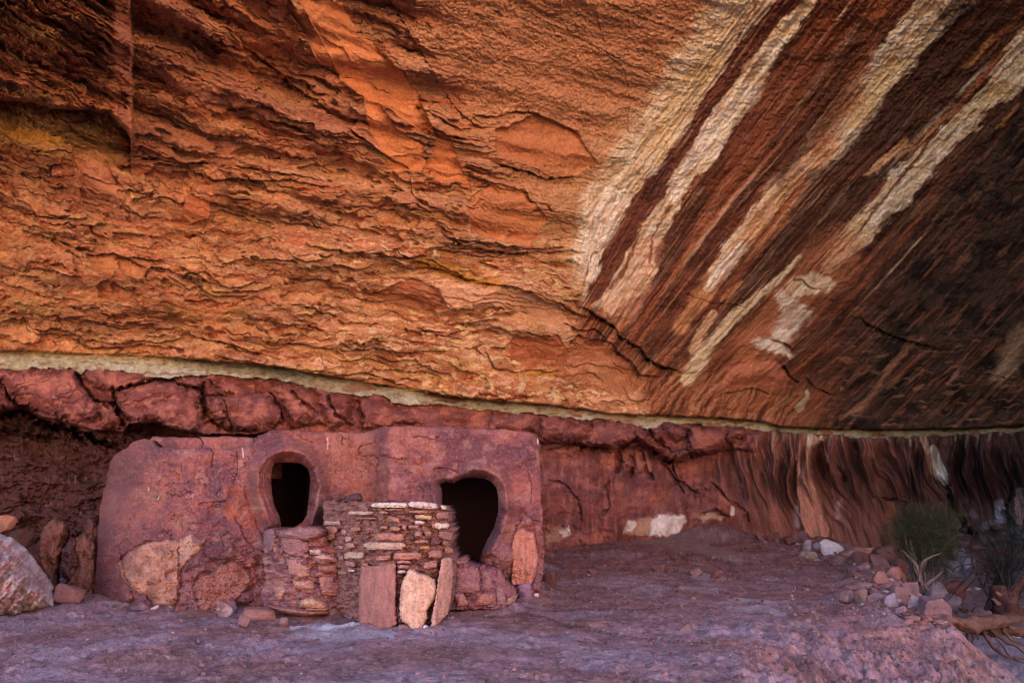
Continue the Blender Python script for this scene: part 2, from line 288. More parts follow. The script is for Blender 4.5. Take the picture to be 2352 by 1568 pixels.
    # explicit ledges: (points, relief m, soft px, painted crack shade)
    ledges = [
        (ZA([(900, 60), (1060, 130), (1140, 180), (1230, 200), (1300, 290), (1480, 350), (1560, 350)]), .10, 14, .7),
        (ZA([(1250, 190), (1330, 215), (1450, 280), (1560, 350)]), .22, 22, .9),
        (ZA([(1310, 20), (1450, 90), (1590, 140), (1570, 190)]), .07, 10, .6),
        (ZA([(1640, 290), (1750, 370), (1850, 440), (1950, 510), (2100, 560), (2180, 650), (2280, 660)]), .12, 16, .9),
        (ZA([(1950, 510), (2050, 600), (2170, 690), (2200, 730)]), .14, 16, .8),
        (ZA([(910, 440), (1040, 480), (1120, 530), (1140, 620)]), .08, 10, .7),
        (ZA([(910, 430), (1200, 460), (1350, 530), (1480, 590), (1560, 700), (1640, 780), (1800, 860), (1960, 900), (2250, 1010), (2352, 1020)]), .08, 12, .7),
        (ZA([(940, 1010), (1040, 1080), (1160, 1110), (1290, 1130), (1440, 1110)]), .09, 12, .85),
        (ZA([(1400, 1210), (1480, 1250), (1640, 1230), (1800, 1240), (2000, 1230), (2352, 1290)]), .09, 12, .8),
        (ZA([(1600, 1140), (1900, 1180), (2100, 1210), (2352, 1250)]), .07, 8, .7),
        (ZA([(900, 1060), (930, 1080), (1100, 1100)]), .1, 14, .7),
        (ZB([(380, 0), (390, 120), (500, 280), (620, 480), (700, 640), (760, 720), (860, 800), (940, 860), (1080, 870)]), .07, 16, .55),
        (ZB([(900, 780), (1060, 800), (1200, 760), (1330, 780), (1460, 840)]), .08, 14, .6),
        (ZB([(1030, 1110), (1140, 1150), (1280, 1190), (1400, 1230), (1480, 1220), (1620, 1215)]), .14, 16, .85),
        (ZB([(20, 880), (150, 960), (260, 1040), (400, 1110), (480, 1160)]), .1, 12, .8),
        (ZB([(500, 720), (640, 800), (860, 890)]), .07, 12, .5),
        (ZB([(470, 1200), (490, 1340), (600, 1420), (740, 1470)]), .07, 8, .7),
        (ZB([(850, 1420), (950, 1435)]), .05, 5, .9),
        (ZB([(1240, 1290), (1300, 1380), (1400, 1400), (1450, 1460)]), .1, 10, .7),
        (ZB([(1120, 0), (1400, 140), (1700, 290), (1950, 430), (2150, 520), (2260, 580)]), .03, 6, .4),
        (ZB([(1790, 0), (2050, 120), (2352, 230)]), .03, 6, .4),
        (ZB([(1740, 0), (1790, 200), (1840, 380), (1940, 480), (1990, 700), (1970, 830), (2000, 1030)]), .025, 5, .5),
        (ZD([(570, 380), (780, 365), (880, 410), (990, 470), (1010, 500), (990, 560)]), .09, 10, .8),
        (ZD([(1220, 510), (1300, 540), (1450, 570), (1560, 590)]), .08, 9, .8),
        (ZD([(1130, 510), (1230, 570), (1290, 620), (1400, 590)]), .07, 9, .6),
        (ZD([(690, 780), (800, 800), (960, 795)]), .07, 8, .8),
        (ZD([(640, 850), (760, 870), (900, 890), (1060, 900), (1250, 900)]), .08, 8, .7),
        (ZD([(1990, 720), (2080, 730), (2200, 770), (2352, 810)]), .09, 9, .85),
        (ZD([(2020, 790), (2140, 870), (2280, 905)]), .08, 9, .8),
        (ZD([(1700, 810), (1900, 840), (2050, 870), (2200, 900)]), .07, 8, .7),
        (ZD([(1280, 930), (1400, 960), (1600, 990), (1800, 1060), (2000, 1110)]), .09, 9, .7),
        (ZD([(1500, 1080), (1700, 1110), (1900, 1160), (2352, 1200)]), .09, 9, .7),
        (ZD([(0, 30), (200, 100), (380, 120), (500, 110)]), .09, 10, .6),
        (ZD([(800, 20), (1000, 120), (1180, 140), (1320, 160)]), .07, 8, .6),
        (ZE([(0, 30), (200, 60), (500, 20), (640, 120)]), .07, 9, .6),
        (ZE([(740, 260), (850, 320), (1000, 340), (1160, 360), (1300, 370)]), .18, 18, .85),
        (ZE([(760, 270), (900, 290), (1060, 290), (1200, 340)]), .10, 10, .6),
        (ZE([(330, 320), (500, 420), (620, 480), (760, 520), (940, 560), (1080, 600), (1200, 640)]), .12, 16, .7),
        (ZE([(1200, 640), (1330, 640), (1500, 720), (1640, 790), (1760, 830)]), .10, 10, .8),
        (ZE([(1520, 830), (1640, 910), (1750, 900), (1830, 990)]), .1, 9, .8),
        (ZE([(1640, 730), (1760, 800), (1870, 880), (1890, 950), (2000, 1000), (2130, 1110), (2230, 1160), (2352, 1190)]), .26, 22, 1.),
        (ZE([(1870, 1040), (1990, 1110), (2060, 1200), (2200, 1230)]), .12, 12, .8),
        (ZE([(500, 870), (640, 920), (760, 940), (830, 970)]), .09, 9, .8),
        (ZE([(980, 1020), (1060, 1160), (1180, 1180), (1300, 1170), (1420, 1190), (1530, 1170)]), .12, 12, .8),
        (ZE([(440, 960), (700, 1010), (930, 1030), (1000, 1100)]), .08, 9, .6),
        (ZE([(0, 1180), (200, 1200), (400, 1260), (640, 1330), (900, 1370)]), .1, 8, .7),
        (ZF([(0, 640), (60, 670), (180, 710), (330, 715), (480, 735)]), .04, 5, .8),
        (ZF([(690, 1130), (740, 1230), (790, 1250)]), .2, 12, 1.),
        (ZF([(540, 950), (700, 990), (760, 1040)]), .12, 10, .8),
        (ZF([(0, 1190), (100, 1180), (240, 1180)]), .09, 8, .6),
        (ZF([(830, 1200), (900, 1290), (1050, 1340)]), .12, 10, .7),
        (ZF([(270, 1330), (500, 1300), (620, 1350)]), .08, 8, .6),
        (ZF([(1200, 820), (1500, 950), (1700, 1000), (1780, 1040)]), .14, 14, .6),
        (ZF([(1940, 1180), (2100, 1200), (2300, 1260)]), .1, 12, .4),
        (ZF([(760, 540), (830, 560), (880, 620), (980, 640)]), .06, 7, .7),
    ]
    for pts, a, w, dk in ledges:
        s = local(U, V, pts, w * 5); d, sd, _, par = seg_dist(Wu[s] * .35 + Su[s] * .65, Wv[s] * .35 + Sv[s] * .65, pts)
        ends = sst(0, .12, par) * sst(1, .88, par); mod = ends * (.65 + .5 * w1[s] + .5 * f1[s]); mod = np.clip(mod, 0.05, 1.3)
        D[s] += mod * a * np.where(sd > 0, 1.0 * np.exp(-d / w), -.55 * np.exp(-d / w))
        cw = np.exp(-(d / ((1.2 + a * 8) * np.clip(.7 + 1.2 * f1[s], .2, 2))) ** 2) * mod * dk; cw = np.where(sd > 0, cw, cw * np.exp(-d / 2)); crk_shade[s] = np.maximum(crk_shade[s], cw * .75)
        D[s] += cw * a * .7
    # block at top left
    blk = [(-900, -600), (296, -600), (298, -20), (303, 100), (306, 240), (309, 330), (290, 296), (250, 256), (143, 246), (60, 236), (0, 226), (-300, 190), (-900, 150)]
    sd = poly_sd(Su + 5 * w2 + 3 * f2, Sv + 8 * w1 + 4 * f1, blk); inn = sst(3, -6, sd)
    D -= inn * .75
    arr = sst(-44 - 12, -28, sd + 10 * w1) * sst(1, -4, sd) * sst(250, 266, Su + 10 * w2) * (V < 325)
    D += inn * .25 * sst(262, 306, Su)
    base = mix(base, (.44, .16, .08), np.clip(arr, 0, 1) * .9)
    inside = inn * (1 - np.clip(arr, 0, 1))
    sl = c + .05 * U
    D -= inside * (.07 * terrace(fbm(c / 26, U / 170, 5, 201) * 4, .3) + .025 * ridge(c / 12, U / 120, 4, 205))
    base = mix(base, (.27, .088, .04), inside * .6); base = mix(base, (.30, .17, .055), inside * sst(.1, .3, fbm(c / 18, U / 150, 4, 209)) * .6)
    D += sst(0, 5, sd) * np.exp(-np.clip(sd, 0, 99) / 30) * .5 * (V > 200) * (U < 300)
    # yellow patch near the block
    base = mix(base, (.42, .24, .06), sst(60, 10, poly_sd(Wu, Wv, [(0, 275), (80, 290), (230, 300), (250, 340), (130, 320), (0, 305)])) * .5)
    # ---- streaks on the right
    sb = np.zeros(U.shape + (3,)) + np.array([.145, .048, .027])
    gr = fbm(s_ac / 26, s_al / 420, 5, 301, .6); gr2 = fbm(s_ac / 7, s_al / 230, 4, 305, .6)
    sb = mix(sb, (.075, .030, .018), sst(-.1, .35, gr + .6 * fbm(U / 60, V / 60, 4, 309)) * .9)
    sb = mix(sb, (.34, .115, .05), sst(.10, .35, -gr) * .75); sb = mix(sb, (.045, .022, .016), sst(.16, .36, gr2) * .5)
    sb = mix(sb, (.42, .21, .12), sst(.30, .48, -gr2) * .45); sb = sb * (1 + .35 * g1 + .25 * g2)[..., None]
    right = sst(-60, 160, (Wu - ip(V, [(-500, 2700), (0, 2330), (150, 2300), (400, 2130), (600, 1960), (760, 1870), (1000, 1800)])))
    dk = np.zeros(U.shape + (3,)) + np.array([.058, .032, .022])
    dk = mix(dk, (.020, .014, .012), sst(-.1, .3, fbm(U / 70, V / 50, 5, 313)))
    dk = mix(dk, (.17, .07, .04), sst(.22, .45, fbm(s_ac / 12, s_al / 90, 5, 317)) * .7)
    dk = mix(dk, (.30, .14, .085), sst(.3, .5, fbm(c / 12, Uc / 60, 5, 321)) * .5 * sst(700, 850, V))
    sb = sb * (1 - right[..., None]) + dk * right[..., None]
    lowr = sst(800, 900, V + .15 * (1600 - U)) * (1 - right)
    fan = fbm((Wu - 1500 + .55 * (Wv - 900)) / 9, Wv / 130, 4, 325)
    lo = np.zeros(U.shape + (3,)) + np.array([.33, .115, .055]); lo = mix(lo, (.11, .045, .025), sst(0, .35, fan)); lo = mix(lo, (.50, .27, .14), sst(.1, .4, -fan) * .6)
    sb = sb * (1 - lowr[..., None] * .75) + lo * lowr[..., None] * .75
    cream = np.array([.62, .49, .31]); ochre = np.array([.56, .39, .17]); pink = np.array([.55, .27, .16]); wht = np.array([.72, .63, .50])
    dark = np.array([.085, .032, .020]); redb = np.array([.22, .070, .032]); blackb = np.array([.040, .022, .016])
    def paint(A, pts, colr, soft=3., amt=1., jag=1., rip=0.):
        mw = max(p[2] for p in pts) if len(pts[0]) > 2 else 10
        s = local(U, V, pts, mw + 30); uu = U[s] + jag * (Su[s] - U[s]); vv = V[s] + jag * (Sv[s] - V[s])
        d, sd_, w, par = seg_dist(uu, vv, pts); e = w * .5 * (1 + .45 * fbm(s_al[s] / 70, s_ac[s] / 60, 3, 331)) - d + min(mw * .16, 7) * fbm(s_ac[s] / 7, s_al[s] / 120, 4, 333)
        mk = sst(-soft, soft, e) * amt; mk = mk * sst(0, .02, par + .02) * np.clip(.95 + .5 * fbm(s_ac[s] / 8, s_al[s] / 170, 4, 335) + .9 * sst(0, 8, e), 0, 1)
        cc = np.array(colr)[None, None] * (1 + .2 * n3[s] + .15 * fbm(s_ac[s] / 30, s_al[s] / 60, 4, 339))[..., None]
        if colr[0] > .6: z_ = fbm(s_ac[s] / 24, s_al[s] / 60, 4, 336); cc = mix(mix(cc, (.50, .27, .13), sst(.12, .4, z_) * .4), (.74, .67, .56), sst(.05, .3, -z_) * .6); cc = mix(cc, (.22, .09, .05), sst(.3, .42, fbm(s_ac[s] / 7, s_al[s] / 70, 4, 334)) * .4)
        A[s] = A[s] * (1 - mk[..., None]) + cc * mk[..., None]
        if rip: D[s] += mk * rip * .12 * (fbm(s_ac[s] / 60, s_al[s] / 15, 4, 343)) - mk * .03
    pale_edge = sst(-170, -20, Wu - dz + 60 * fbm(U / 50, V / 50, 4, 347)) * (V < 700)
    base = mix(base, ochre, pale_edge * .35 * sst(0, .3, fbm(c / 14, Uc / 90, 4, 351) + .2)); 
    A = base * (1 - streak[..., None]) + sb * streak[..., None]
    rr_ = np.random.default_rng(77)
    W_ = (slice(0, int(np.searchsorted(vs, 1010))), slice(int(np.searchsorted(us, 1280)), int(np.searchsorted(us, 2400)))); Vw, aw, fw_, sw = V[W_], s_ac[W_], f1[W_], streak[W_]; Aw = A[W_]
    for i in range(46):
        a0 = rr_.uniform(120, 900); v0 = rr_.uniform(-80, 620); L_ = rr_.uniform(120, 420); wd = rr_.uniform(1.5, 7); kk = rr_.integers(0, 5)
        colr = [(.52, .36, .22), (.40, .15, .07), (.030, .018, .014), (.60, .48, .34), (.26, .085, .04)][kk]
        r0, r1_ = np.searchsorted(Vw[:, 0], [v0, v0 + L_ + 2]); q_ = slice(r0, r1_)
        if r1_ - r0 < 2: continue
        off = 3 * perlin(Vw[q_] / 60 + i, Vw[q_] * 0 + i, 349) + 1.5 * fw_[q_]; m_ = np.exp(-(np.abs(aw[q_] - a0 - off) / wd) ** 2.5) * sst(v0, v0 + 40, Vw[q_]) * sst(v0 + L_, v0 + L_ * .6, Vw[q_]) * sw[q_] * np.clip(.8 + 1.2 * fbm(Vw[q_] / 40, aw[q_] / 9, 3, 350), 0, 1)
        Aw[q_] = mix(Aw[q_], colr, m_ * .75)
    A[W_] = Aw
    paint(A, [(1745, -60, 150), (1700, 20, 150), (1620, 150, 150), (1545, 270, 130), (1460, 390, 120), (1385, 500, 110), (1350, 580, 80), (1345, 640, 60), (1375, 690, 30)], cream, 22, .85, 2.5, .07)
    paint(A, [(1640, 130, 60), (1560, 240, 60), (1500, 330, 70)], ochre, 20, .55, 3)
    paint(A, [(1420, 470, 60), (1370, 540, 70), (1350, 620, 50)], wht, 10, .8, 3, .06)
    paint(A, [(1860, -60, 90), (1835, 0, 70), (1775, 90, 66), (1700, 205, 80), (1640, 290, 92), (1590, 370, 88), (1545, 440, 78), (1505, 500, 60), (1480, 560, 60), (1465, 610, 90), (1430, 660, 70), (1400, 700, 40)], cream, 3, .95, 1.5, .09)
    paint(A, [(1680, 240, 40), (1600, 360, 44), (1545, 440, 36)], wht, 10, .7, 3)
    paint(A, [(1500, 560, 50), (1460, 640, 70), (1420, 720, 70)], pink, 12, .5, 3)
    paint(A, [(1850, -60, 60), (1812, 0, 46), (1700, 130, 36), (1610, 275, 34), (1545, 375, 34), (1505, 430, 46), (1462, 490, 52), (1425, 560, 50), (1395, 620, 36), (1365, 680, 34), (1350, 700, 12)], (.125, .042, .026), 2.5, 1, 1.4)
    paint(A, [(1530, 390, 16), (1500, 440, 30), (1485, 455, 16)], blackb, 5, .7, 2)
    for pts in ([(1440, 500, 5), (1400, 560, 4), (1360, 590, 3), (1340, 640, 4), (1330, 660, 3)], [(1480, 500, 6), (1460, 560, 5), (1440, 610, 8), (1400, 660, 8)], [(1420, 600, 5), (1380, 640, 4), (1350, 655, 4)], [(1740, 10, 8), (1700, 70, 5), (1690, 130, 6)], [(1540, 470, 6), (1500, 540, 5), (1490, 600, 8)]):
        paint(A, pts, redb, 1.5, .9, 2.5)
    paint(A, [(2260, -90, 120), (2165, 0, 100), (2085, 105, 96), (2020, 180, 92), (1960, 255, 92), (1905, 325, 88), (1850, 385, 66), (1790, 440, 60), (1740, 500, 52), (1690, 560, 46), (1650, 620, 40)], cream, 3.5, .96, 1.6, .08)
    paint(A, [(2050, 150, 40), (1960, 270, 50)], ochre, 14, .5, 3)
    paint(A, [(1900, 340, 60), (1830, 410, 60), (1760, 480, 46), (1700, 560, 40), (1640, 640, 46), (1590, 700, 36), (1560, 750, 30)], (.55, .27, .12), 10, .7, 3)
    paint(A, [(1698, 571, 26), (1665, 610, 38), (1628, 658, 22)], wht, 3, .9, 1.5)
    paint(A, [(2020, 0, 50), (1980, 120, 40), (1930, 240, 60), (1870, 340, 30)], (.33, .11, .045), 14, .75, 3)
    paint(A, [(1850, 420, 22), (1790, 500, 40), (1740, 570, 24)], (.40, .15, .06), 10, .6, 3)
    paint(A, [(1900, 60, 60), (1820, 180, 90), (1740, 300, 70), (1660, 440, 50)], redb, 20, .7, 3)
    paint(A, [(2000, 60, 50), (1920, 200, 60), (1840, 330, 50), (1790, 420, 30)], dark, 18, .8, 3)
    paint(A, [(2260, 20, 130), (2120, 220, 130), (1980, 390, 120), (1850, 520, 100), (1750, 640, 60), (1660, 760, 40), (1600, 820, 30)], (.062, .030, .020), 20, .85, 3)
    paint(A, [(2440, 60, 110), (2352, 140, 96), (2290, 210, 66), (2210, 285, 46), (2150, 345, 58), (2090, 405, 66), (2030, 470, 66), (1975, 535, 60), (1925, 590, 40), (1900, 620, 24)], cream, 3.5, .95, 1.6, .07)
    paint(A, [(2300, 200, 30), (2230, 265, 24)], ochre, 10, .7, 3)
    paint(A, [(1975, 520, 46), (1930, 570, 50)], ochre, 12, .6, 3)
    paint(A, [(2190, 240, 6), (2120, 320, 14), (2050, 360, 16), (1990, 400, 10)], (.42, .22, .11), 4, .8, 2)
    paint(A, [(2080, 320, 10), (2030, 370, 22), (2000, 400, 10)], (.55, .33, .17), 4, .8, 2)
    paint(A, [(2130, 330, 7), (2060, 420, 7), (2010, 480, 6), (1950, 560, 3)], (.10, .04, .025), 2, .9, 1.5)
    paint(A, [(2280, 80, 10), (2250, 120, 20), (2210, 160, 8)], (.42, .22, .08), 6, .8, 2)
    paint(A, [(2340, 240, 6), (2300, 290, 10)], (.34, .15, .06), 4, .8, 2)
    paint(A, [(1930, 580, 110), (1860, 650, 90), (1800, 720, 110), (1740, 800, 120)], (.40, .155, .075), 26, .6, 3)
    paint(A, [(1838, 592, 8), (1804, 625, 14), (1731, 688, 24), (1671, 742, 26), (1621, 798, 30), (1575, 870, 34)], cream * .95, 4, .9, 1.6, .04)
    paint(A, [(1705, 645, 8), (1680, 668, 13), (1657, 691, 7)], (.45, .20, .08), 2, .9, 1)
    paint(A, [(1638, 722, 18), (1610, 760, 22), (1585, 800, 14)], (.55, .34, .20), 3, .9, 1.5)
    paint(A, [(1830, 660, 40), (1870, 650, 50), (1900, 655, 26)], cream, 6, .85, 2, .05)
    paint(A, [(1800, 680, 30), (1830, 720, 60), (1800, 765, 46)], wht, 8, .8, 2, .08)
    paint(A, [(1738, 785, 20), (1790, 800, 30), (1815, 815, 14)], wht, 5, .85, 2, .05)
    pk = poly_sd(Su, Sv, ZF([(300, 1160), (480, 1100), (640, 1110), (735, 1220), (690, 1290), (560, 1270), (400, 1290), (250, 1330)])); m_ = sst(4, -4, pk)
    A = mix(A, (.42, .15, .085), m_ * .85); D -= m_ * .18 * sst(0, -25, pk); 
    paint(A, [(2352, 760, 30), (2320, 830, 50), (2290, 870, 30)], (.36, .24, .15), 14, .6, 3)
    paint(A, [(2120, 770, 8), (2040, 850, 12), (1980, 930, 16), (1930, 960, 10)], (.30, .15, .09), 5, .7, 2)
    paint(A, [(2220, 810, 6), (2180, 880, 7)], (.30, .16, .11), 3, .7, 2)
    paint(A, [(1850, 900, 10), (1830, 940, 14)], cream * .8, 3, .8, 2)
    paint(A, [(1270, 890, 8), (1262, 905, 14)], cream, 3, .7, 2)
    paint(A, [(1200, 870, 16), (1195, 890, 18)], cream * .9, 3, .6, 2)
    tl = streak * sst(.27, .36, fbm(s_ac / 5.5, s_al / 200, 3, 337)) * sst(0, .25, fbm(s_ac / 60, s_al / 150, 3, 338) + .1) * (V > -60); A = mix(A, (.30, .10, .05), tl * .3)
    tl = streak * sst(.30, .38, fbm(s_ac / 6 + 9, s_al / 260, 3, 340)) * sst(0, .25, fbm(s_ac / 70, s_al / 170, 3, 341) + .1) * (1 - .8 * right); A = mix(A, (.50, .33, .19), tl * .3)
    lk = (1 - .85 * streak) * (1 - sst(.0, .022, np.abs(perlin(c / 62 + .3 * w2, Uc / 800, 345)))) * sst(.0, .3, fbm(U / 160, V / 110, 3, 346) + .12) * (1 - .5 * streak)
    D += lk * .07; A = mix(A, (.06, .028, .016), lk * .5)  # thin bedding cracks: relief plus crevice shade painted in
    A = A * np.array([1.20, 1.30, 1.42])
    A = mix(A, (.035, .016, .010), np.clip(crk_shade, 0, 1) * .7)  # shade of the ledge cracks painted into the rock colour
    # yellow stain under the long hollow
    for pts, w_ in ((ZE([(560, 440, 30), (700, 490, 30), (900, 550, 26), (1080, 590, 18)]), 1), (ZE([(1180, 1200, 14), (1320, 1190, 16), (1440, 1190, 14)]), 1), (ZA([(1230, 210, 14), (1330, 280, 14), (1430, 340, 10)]), 1), (ZA([(0, 870, 18), (200, 920, 26), (420, 960, 16)]), 1)):
        paint(A, pts, (.55, .28, .04), 8, .7, 2)
    # ---- under the lip: pale seam
    ends = np.exp(-np.clip(lip - V, 0, 400) / 26)
    D -= over * ends * .22 * (1 + fbm(U / 60, V / 40, 3, 361))
    D += over * sst(5, 0, lip - V) * .12
    rb = (V - lip) / np.maximum(bot - lip, 4)
    bnd = np.zeros(U.shape + (3,)) + np.array([.40, .39, .30]); bnd = mix(bnd, (.30, .23, .10), sst(.5, .0, rb + .25 * f1) * .8)
    bnd = mix(bnd, (.46, .48, .42), sst(.45, .8, rb) * .7 * sst(.1, .3, .2 + w1)); bnd = bnd * (1 + .3 * fbm(U / 14, V / 6, 4, 365))[..., None]
    bnd = mix(bnd, (.22, .10, .05), sst(.28, .4, fbm(U / 30, V / 12, 4, 369)) * .6)
    bnd = mix(bnd, (.30, .13, .05), sst(1390, 1420, U) * sst(1480, 1440, U) * .5)
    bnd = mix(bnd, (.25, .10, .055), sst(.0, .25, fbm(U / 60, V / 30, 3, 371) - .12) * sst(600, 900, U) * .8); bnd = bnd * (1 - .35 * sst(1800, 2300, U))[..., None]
    Dband = .30 + .05 * fbm(U / 20, V / 9, 4, 373) + .10 * fbm(U / 90, V / 60, 3, 377) - .12 * rb
    # ---- lower wall
    Y_low = Yb * 1.0
    h = np.clip((V - bot) / np.maximum(und - bot, 8), 0, 4)
    bulge = V < und
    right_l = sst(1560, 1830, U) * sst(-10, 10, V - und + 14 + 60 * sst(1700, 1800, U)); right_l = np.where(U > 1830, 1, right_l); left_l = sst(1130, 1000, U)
    lw = fbm(U / 46, V / 34, 4, 401)
    blk1 = terrace(fbm(Wu / 95, Wv / 60, 3, 405) * 3, .12)
    Db = .02 - .20 * np.sin(np.clip(h, 0, 1) * np.pi) * scale - .10 * lw - .10 * blk1 * (1 - .5 * right_l)
    bl = np.zeros(U.shape); wu_ = Su + 5 * f1; wv_ = Sv + 5 * f2
    for pts, a in [(Z3([(-200, 150), (530, 170), (560, 300), (640, 400), (700, 440), (650, 560), (500, 540), (330, 500), (150, 450), (60, 380), (0, 270), (-200, 260)]), .34), (Z3([(600, 160), (1050, 190), (1060, 250), (900, 310), (770, 340), (640, 330), (560, 250)]), .26), (Z3([(780, 355), (1060, 262), (1180, 275), (1385, 355), (1395, 440), (1400, 560), (1310, 660), (1220, 610), (1050, 560), (910, 565), (850, 500), (790, 420)]), .42), (Z3([(1180, 220), (1400, 240), (1610, 370), (1460, 375), (1300, 310)]), .22), (Z3([(1410, 390), (1560, 375), (1850, 340), (1920, 440), (1950, 560), (1800, 640), (1650, 620), (1560, 560), (1430, 500)]), .40), (Z3([(1870, 280), (2120, 300), (2180, 420), (2250, 560), (2000, 600), (1960, 470)]), .30), (Z3([(2130, 300), (2420, 360), (2440, 560), (2280, 600), (2200, 430)]), .32), (Z3([(2440, 380), (2700, 410), (2900, 560), (2500, 600), (2460, 480)]), .28), (Z3([(-200, 500), (200, 505), (340, 590), (430, 665), (300, 655), (0, 605), (-200, 600)]), .55), (Z3([(660, 430), (770, 360), (840, 540), (855, 605), (690, 600)]), .24), (Z3([(0, 275), (60, 380), (148, 458), (60, 490), (-200, 480), (-200, 270)]), .30),
                   (Z4([(200, 130), (600, 170), (640, 250), (560, 330), (400, 325), (200, 345)]), .32), (Z4([(620, 175), (880, 170), (980, 320), (800, 385), (600, 375), (570, 330)]), .26), (Z4([(890, 190), (1010, 210), (1120, 340), (1230, 440), (1130, 430), (990, 330)]), .24), (Z4([(1170, 180), (1360, 200), (1350, 300), (1270, 340), (1210, 290)]), .34), (Z4([(1370, 200), (1810, 210), (1820, 290), (1700, 375), (1560, 435), (1410, 440), (1340, 370), (1360, 300)]), .42), (Z4([(1110, 440), (1260, 400), (1330, 380), (1400, 430), (1290, 492), (1150, 485)]), .5), (Z4([(1820, 230), (2000, 250), (2010, 310), (1900, 420), (1760, 400)]), .3), (Z4([(-160, 60), (180, 120), (200, 250), (60, 300), (-200, 260)]), .28)]:
        q_ = local(U, V, pts, 60); sd = poly_sd(wu_[q_], wv_[q_], pts); bl[q_] = np.maximum(bl[q_], a * 1.15 * (1 - np.exp(np.clip(sd, -99, 0) / 9)) * (sd < 0))
    Db = Db * .35 + .16 - bl * scale ** .5
    depthrec = 1.5 * left_l + .55 * (1 - left_l)
    g = np.clip((V - und) / 120, 0, 2)
    Dr = depthrec * (1 - .45 * sst(0, 1.3, g)) + .05 * fbm(U / 60, V / 60, 5, 409) * (2 + 2 * (1 - left_l)) + (1 - left_l) * .10 * ridge((U - .5 * V) / 70, (V + .3 * U) / 130, 4, 411) - .05 * terrace(fbm(Wu / 80, Wv / 25, 4, 413) * 3, .15) * (.4 + left_l)
    Dr = Dr - .015 * fbm(U / 9, V / 14, 4, 417)
    Dl = np.where(bulge, Db, np.maximum(Dr, Db * 0 - .2)); 
    sm_ = sst(-3, 3, V - und); Dl = Db * (1 - sm_) + Dr * sm_
    # flutes on the right
    fs = (U + 10 * w1 + 26 * np.sin((V - 1000) / 60.) * .4 - .28 * (V - 1000) + 30 * fbm(U / 150, V / 400, 3, 419)) / 34.
    fs2 = (U - .30 * (V - 1000) + 7 * np.sin(V / 37)) / 9.
    env = np.exp(-((V - 1075) / 75.) ** 2)
    flu = ridge(fs * .75, V / 260, 3, 421, .35)
    Df = .10 + 1.35 * env * (-flu) + .30 * sst(1000, 1060, V) - .25 * sst(1100, 1240, V) - .05 * ridge(fs2 * .4, V / 190, 3, 425) * sst(1010, 1060, V) + .5 * sst(0, 30, V - bot) * env * .6
    Dl = Dl * (1 - right_l) + Df * right_l
    wallc = np.zeros(U.shape + (3,)) + np.array([.225, .093, .082])
    m1 = fbm(U / 70, V / 45, 5, 431); m2 = fbm(U / 11, V / 60, 4, 435)
    wallc = mix(wallc, (.17, .055, .040), sst(0, .35, m1)); wallc = mix(wallc, (.40, .16, .105), sst(.05, .4, -m1) * .7)
    wallc = mix(wallc, (.15, .075, .085), sst(.0, .35, fbm(U / 90 + 5, V / 40, 4, 433)) * .6 * (1 - left_l)); wallc = mix(wallc, (.30, .17, .14), sst(.05, .4, m2) * .5 * sst(0, 40, V - und)); wallc = mix(wallc, (.14, .075, .07), sst(.12, .4, -m2) * .55 * sst(0, 40, V - und))
    wallc = mix(wallc, (.42, .19, .12), sst(.2, .32, fbm(Wu / 24, Wv / 12, 5, 439)) * .55 * bulge)
    wallc = wallc * (1 + .25 * n3)[..., None] * np.array([1.05, .96, 1.14])
    recess_shade = left_l * sst(0, 20, V - und); wallc = mix(wallc, (.070, .030, .030), recess_shade * .88)  # left recess below the bulges: its shade painted into the colour
    fk = sst(.42, .5, fbm(U / 5, V / 26, 4, 441)) * .35 * left_l; wallc = mix(wallc, (.40, .26, .22), fk * sst(.1, .3, m1))
    rr = right_l; fc = np.zeros(U.shape + (3,)) + np.array([.15, .060, .050]); fc = mix(fc, (.38, .165, .14), sst(.0, .8, flu) * .7 * sst(2250, 1850, U)); fc = mix(fc, (.050, .028, .028), sst(.05, .4, fbm(fs * 1.6, V / 150, 4, 445)) * .8)
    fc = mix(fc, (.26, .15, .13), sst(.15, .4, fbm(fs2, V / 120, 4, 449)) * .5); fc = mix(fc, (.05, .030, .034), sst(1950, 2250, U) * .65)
    fc = mix(fc, (.16, .15, .20), sst(1150, 1200, V) * sst(2120, 2200, U) * sst(-.1, .3, fbm(U / 25, V / 18, 4, 453)) * .7)
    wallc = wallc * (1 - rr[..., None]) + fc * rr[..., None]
    def lowpaint(pts, colr, soft=2.5, amt=1.): 
        s = local(U, V, pts, max(p[2] for p in pts) + 20); d, _, w, par = seg_dist(Su[s], Sv[s], pts); mk = sst(-soft, soft, w / 2 - d) * amt * (V[s] > bot[s])
        wallc[s] = wallc[s] * (1 - mk[..., None]) + np.array(colr) * (1 + .3 * n3[s])[..., None] * mk[..., None]; return s, mk
    def lowpoly(pts, colr, soft=3, amt=1.):
        s = local(U, V, pts, 30); mk = sst(soft, -soft, poly_sd(Su[s] + 4 * f1[s], Sv[s] + 4 * f2[s], pts)) * amt
        wallc[s] = wallc[s] * (1 - mk[..., None]) + np.array(colr) * (1 + .15 * n3[s])[..., None] * mk[..., None]
    lowpoly(Z4([(870, 1060), (960, 950), (1090, 925), (1100, 1080)]), (.50, .33, .24), 4, .8)
    lowpoly(Z4([(1090, 950), (1200, 910), (1340, 905), (1360, 970), (1300, 1050), (1200, 1080), (1080, 1085)]), (.80, .78, .82), 4, .95)
    lowpoly(Z4([(920, 960), (960, 950), (965, 1000), (930, 1040), (880, 1050)]), (.80, .78, .82), 4, .9)
    lowpoly(Z4([(365, 1030), (440, 1000), (460, 1060), (400, 1090)]), (.70, .64, .62), 4, .9)
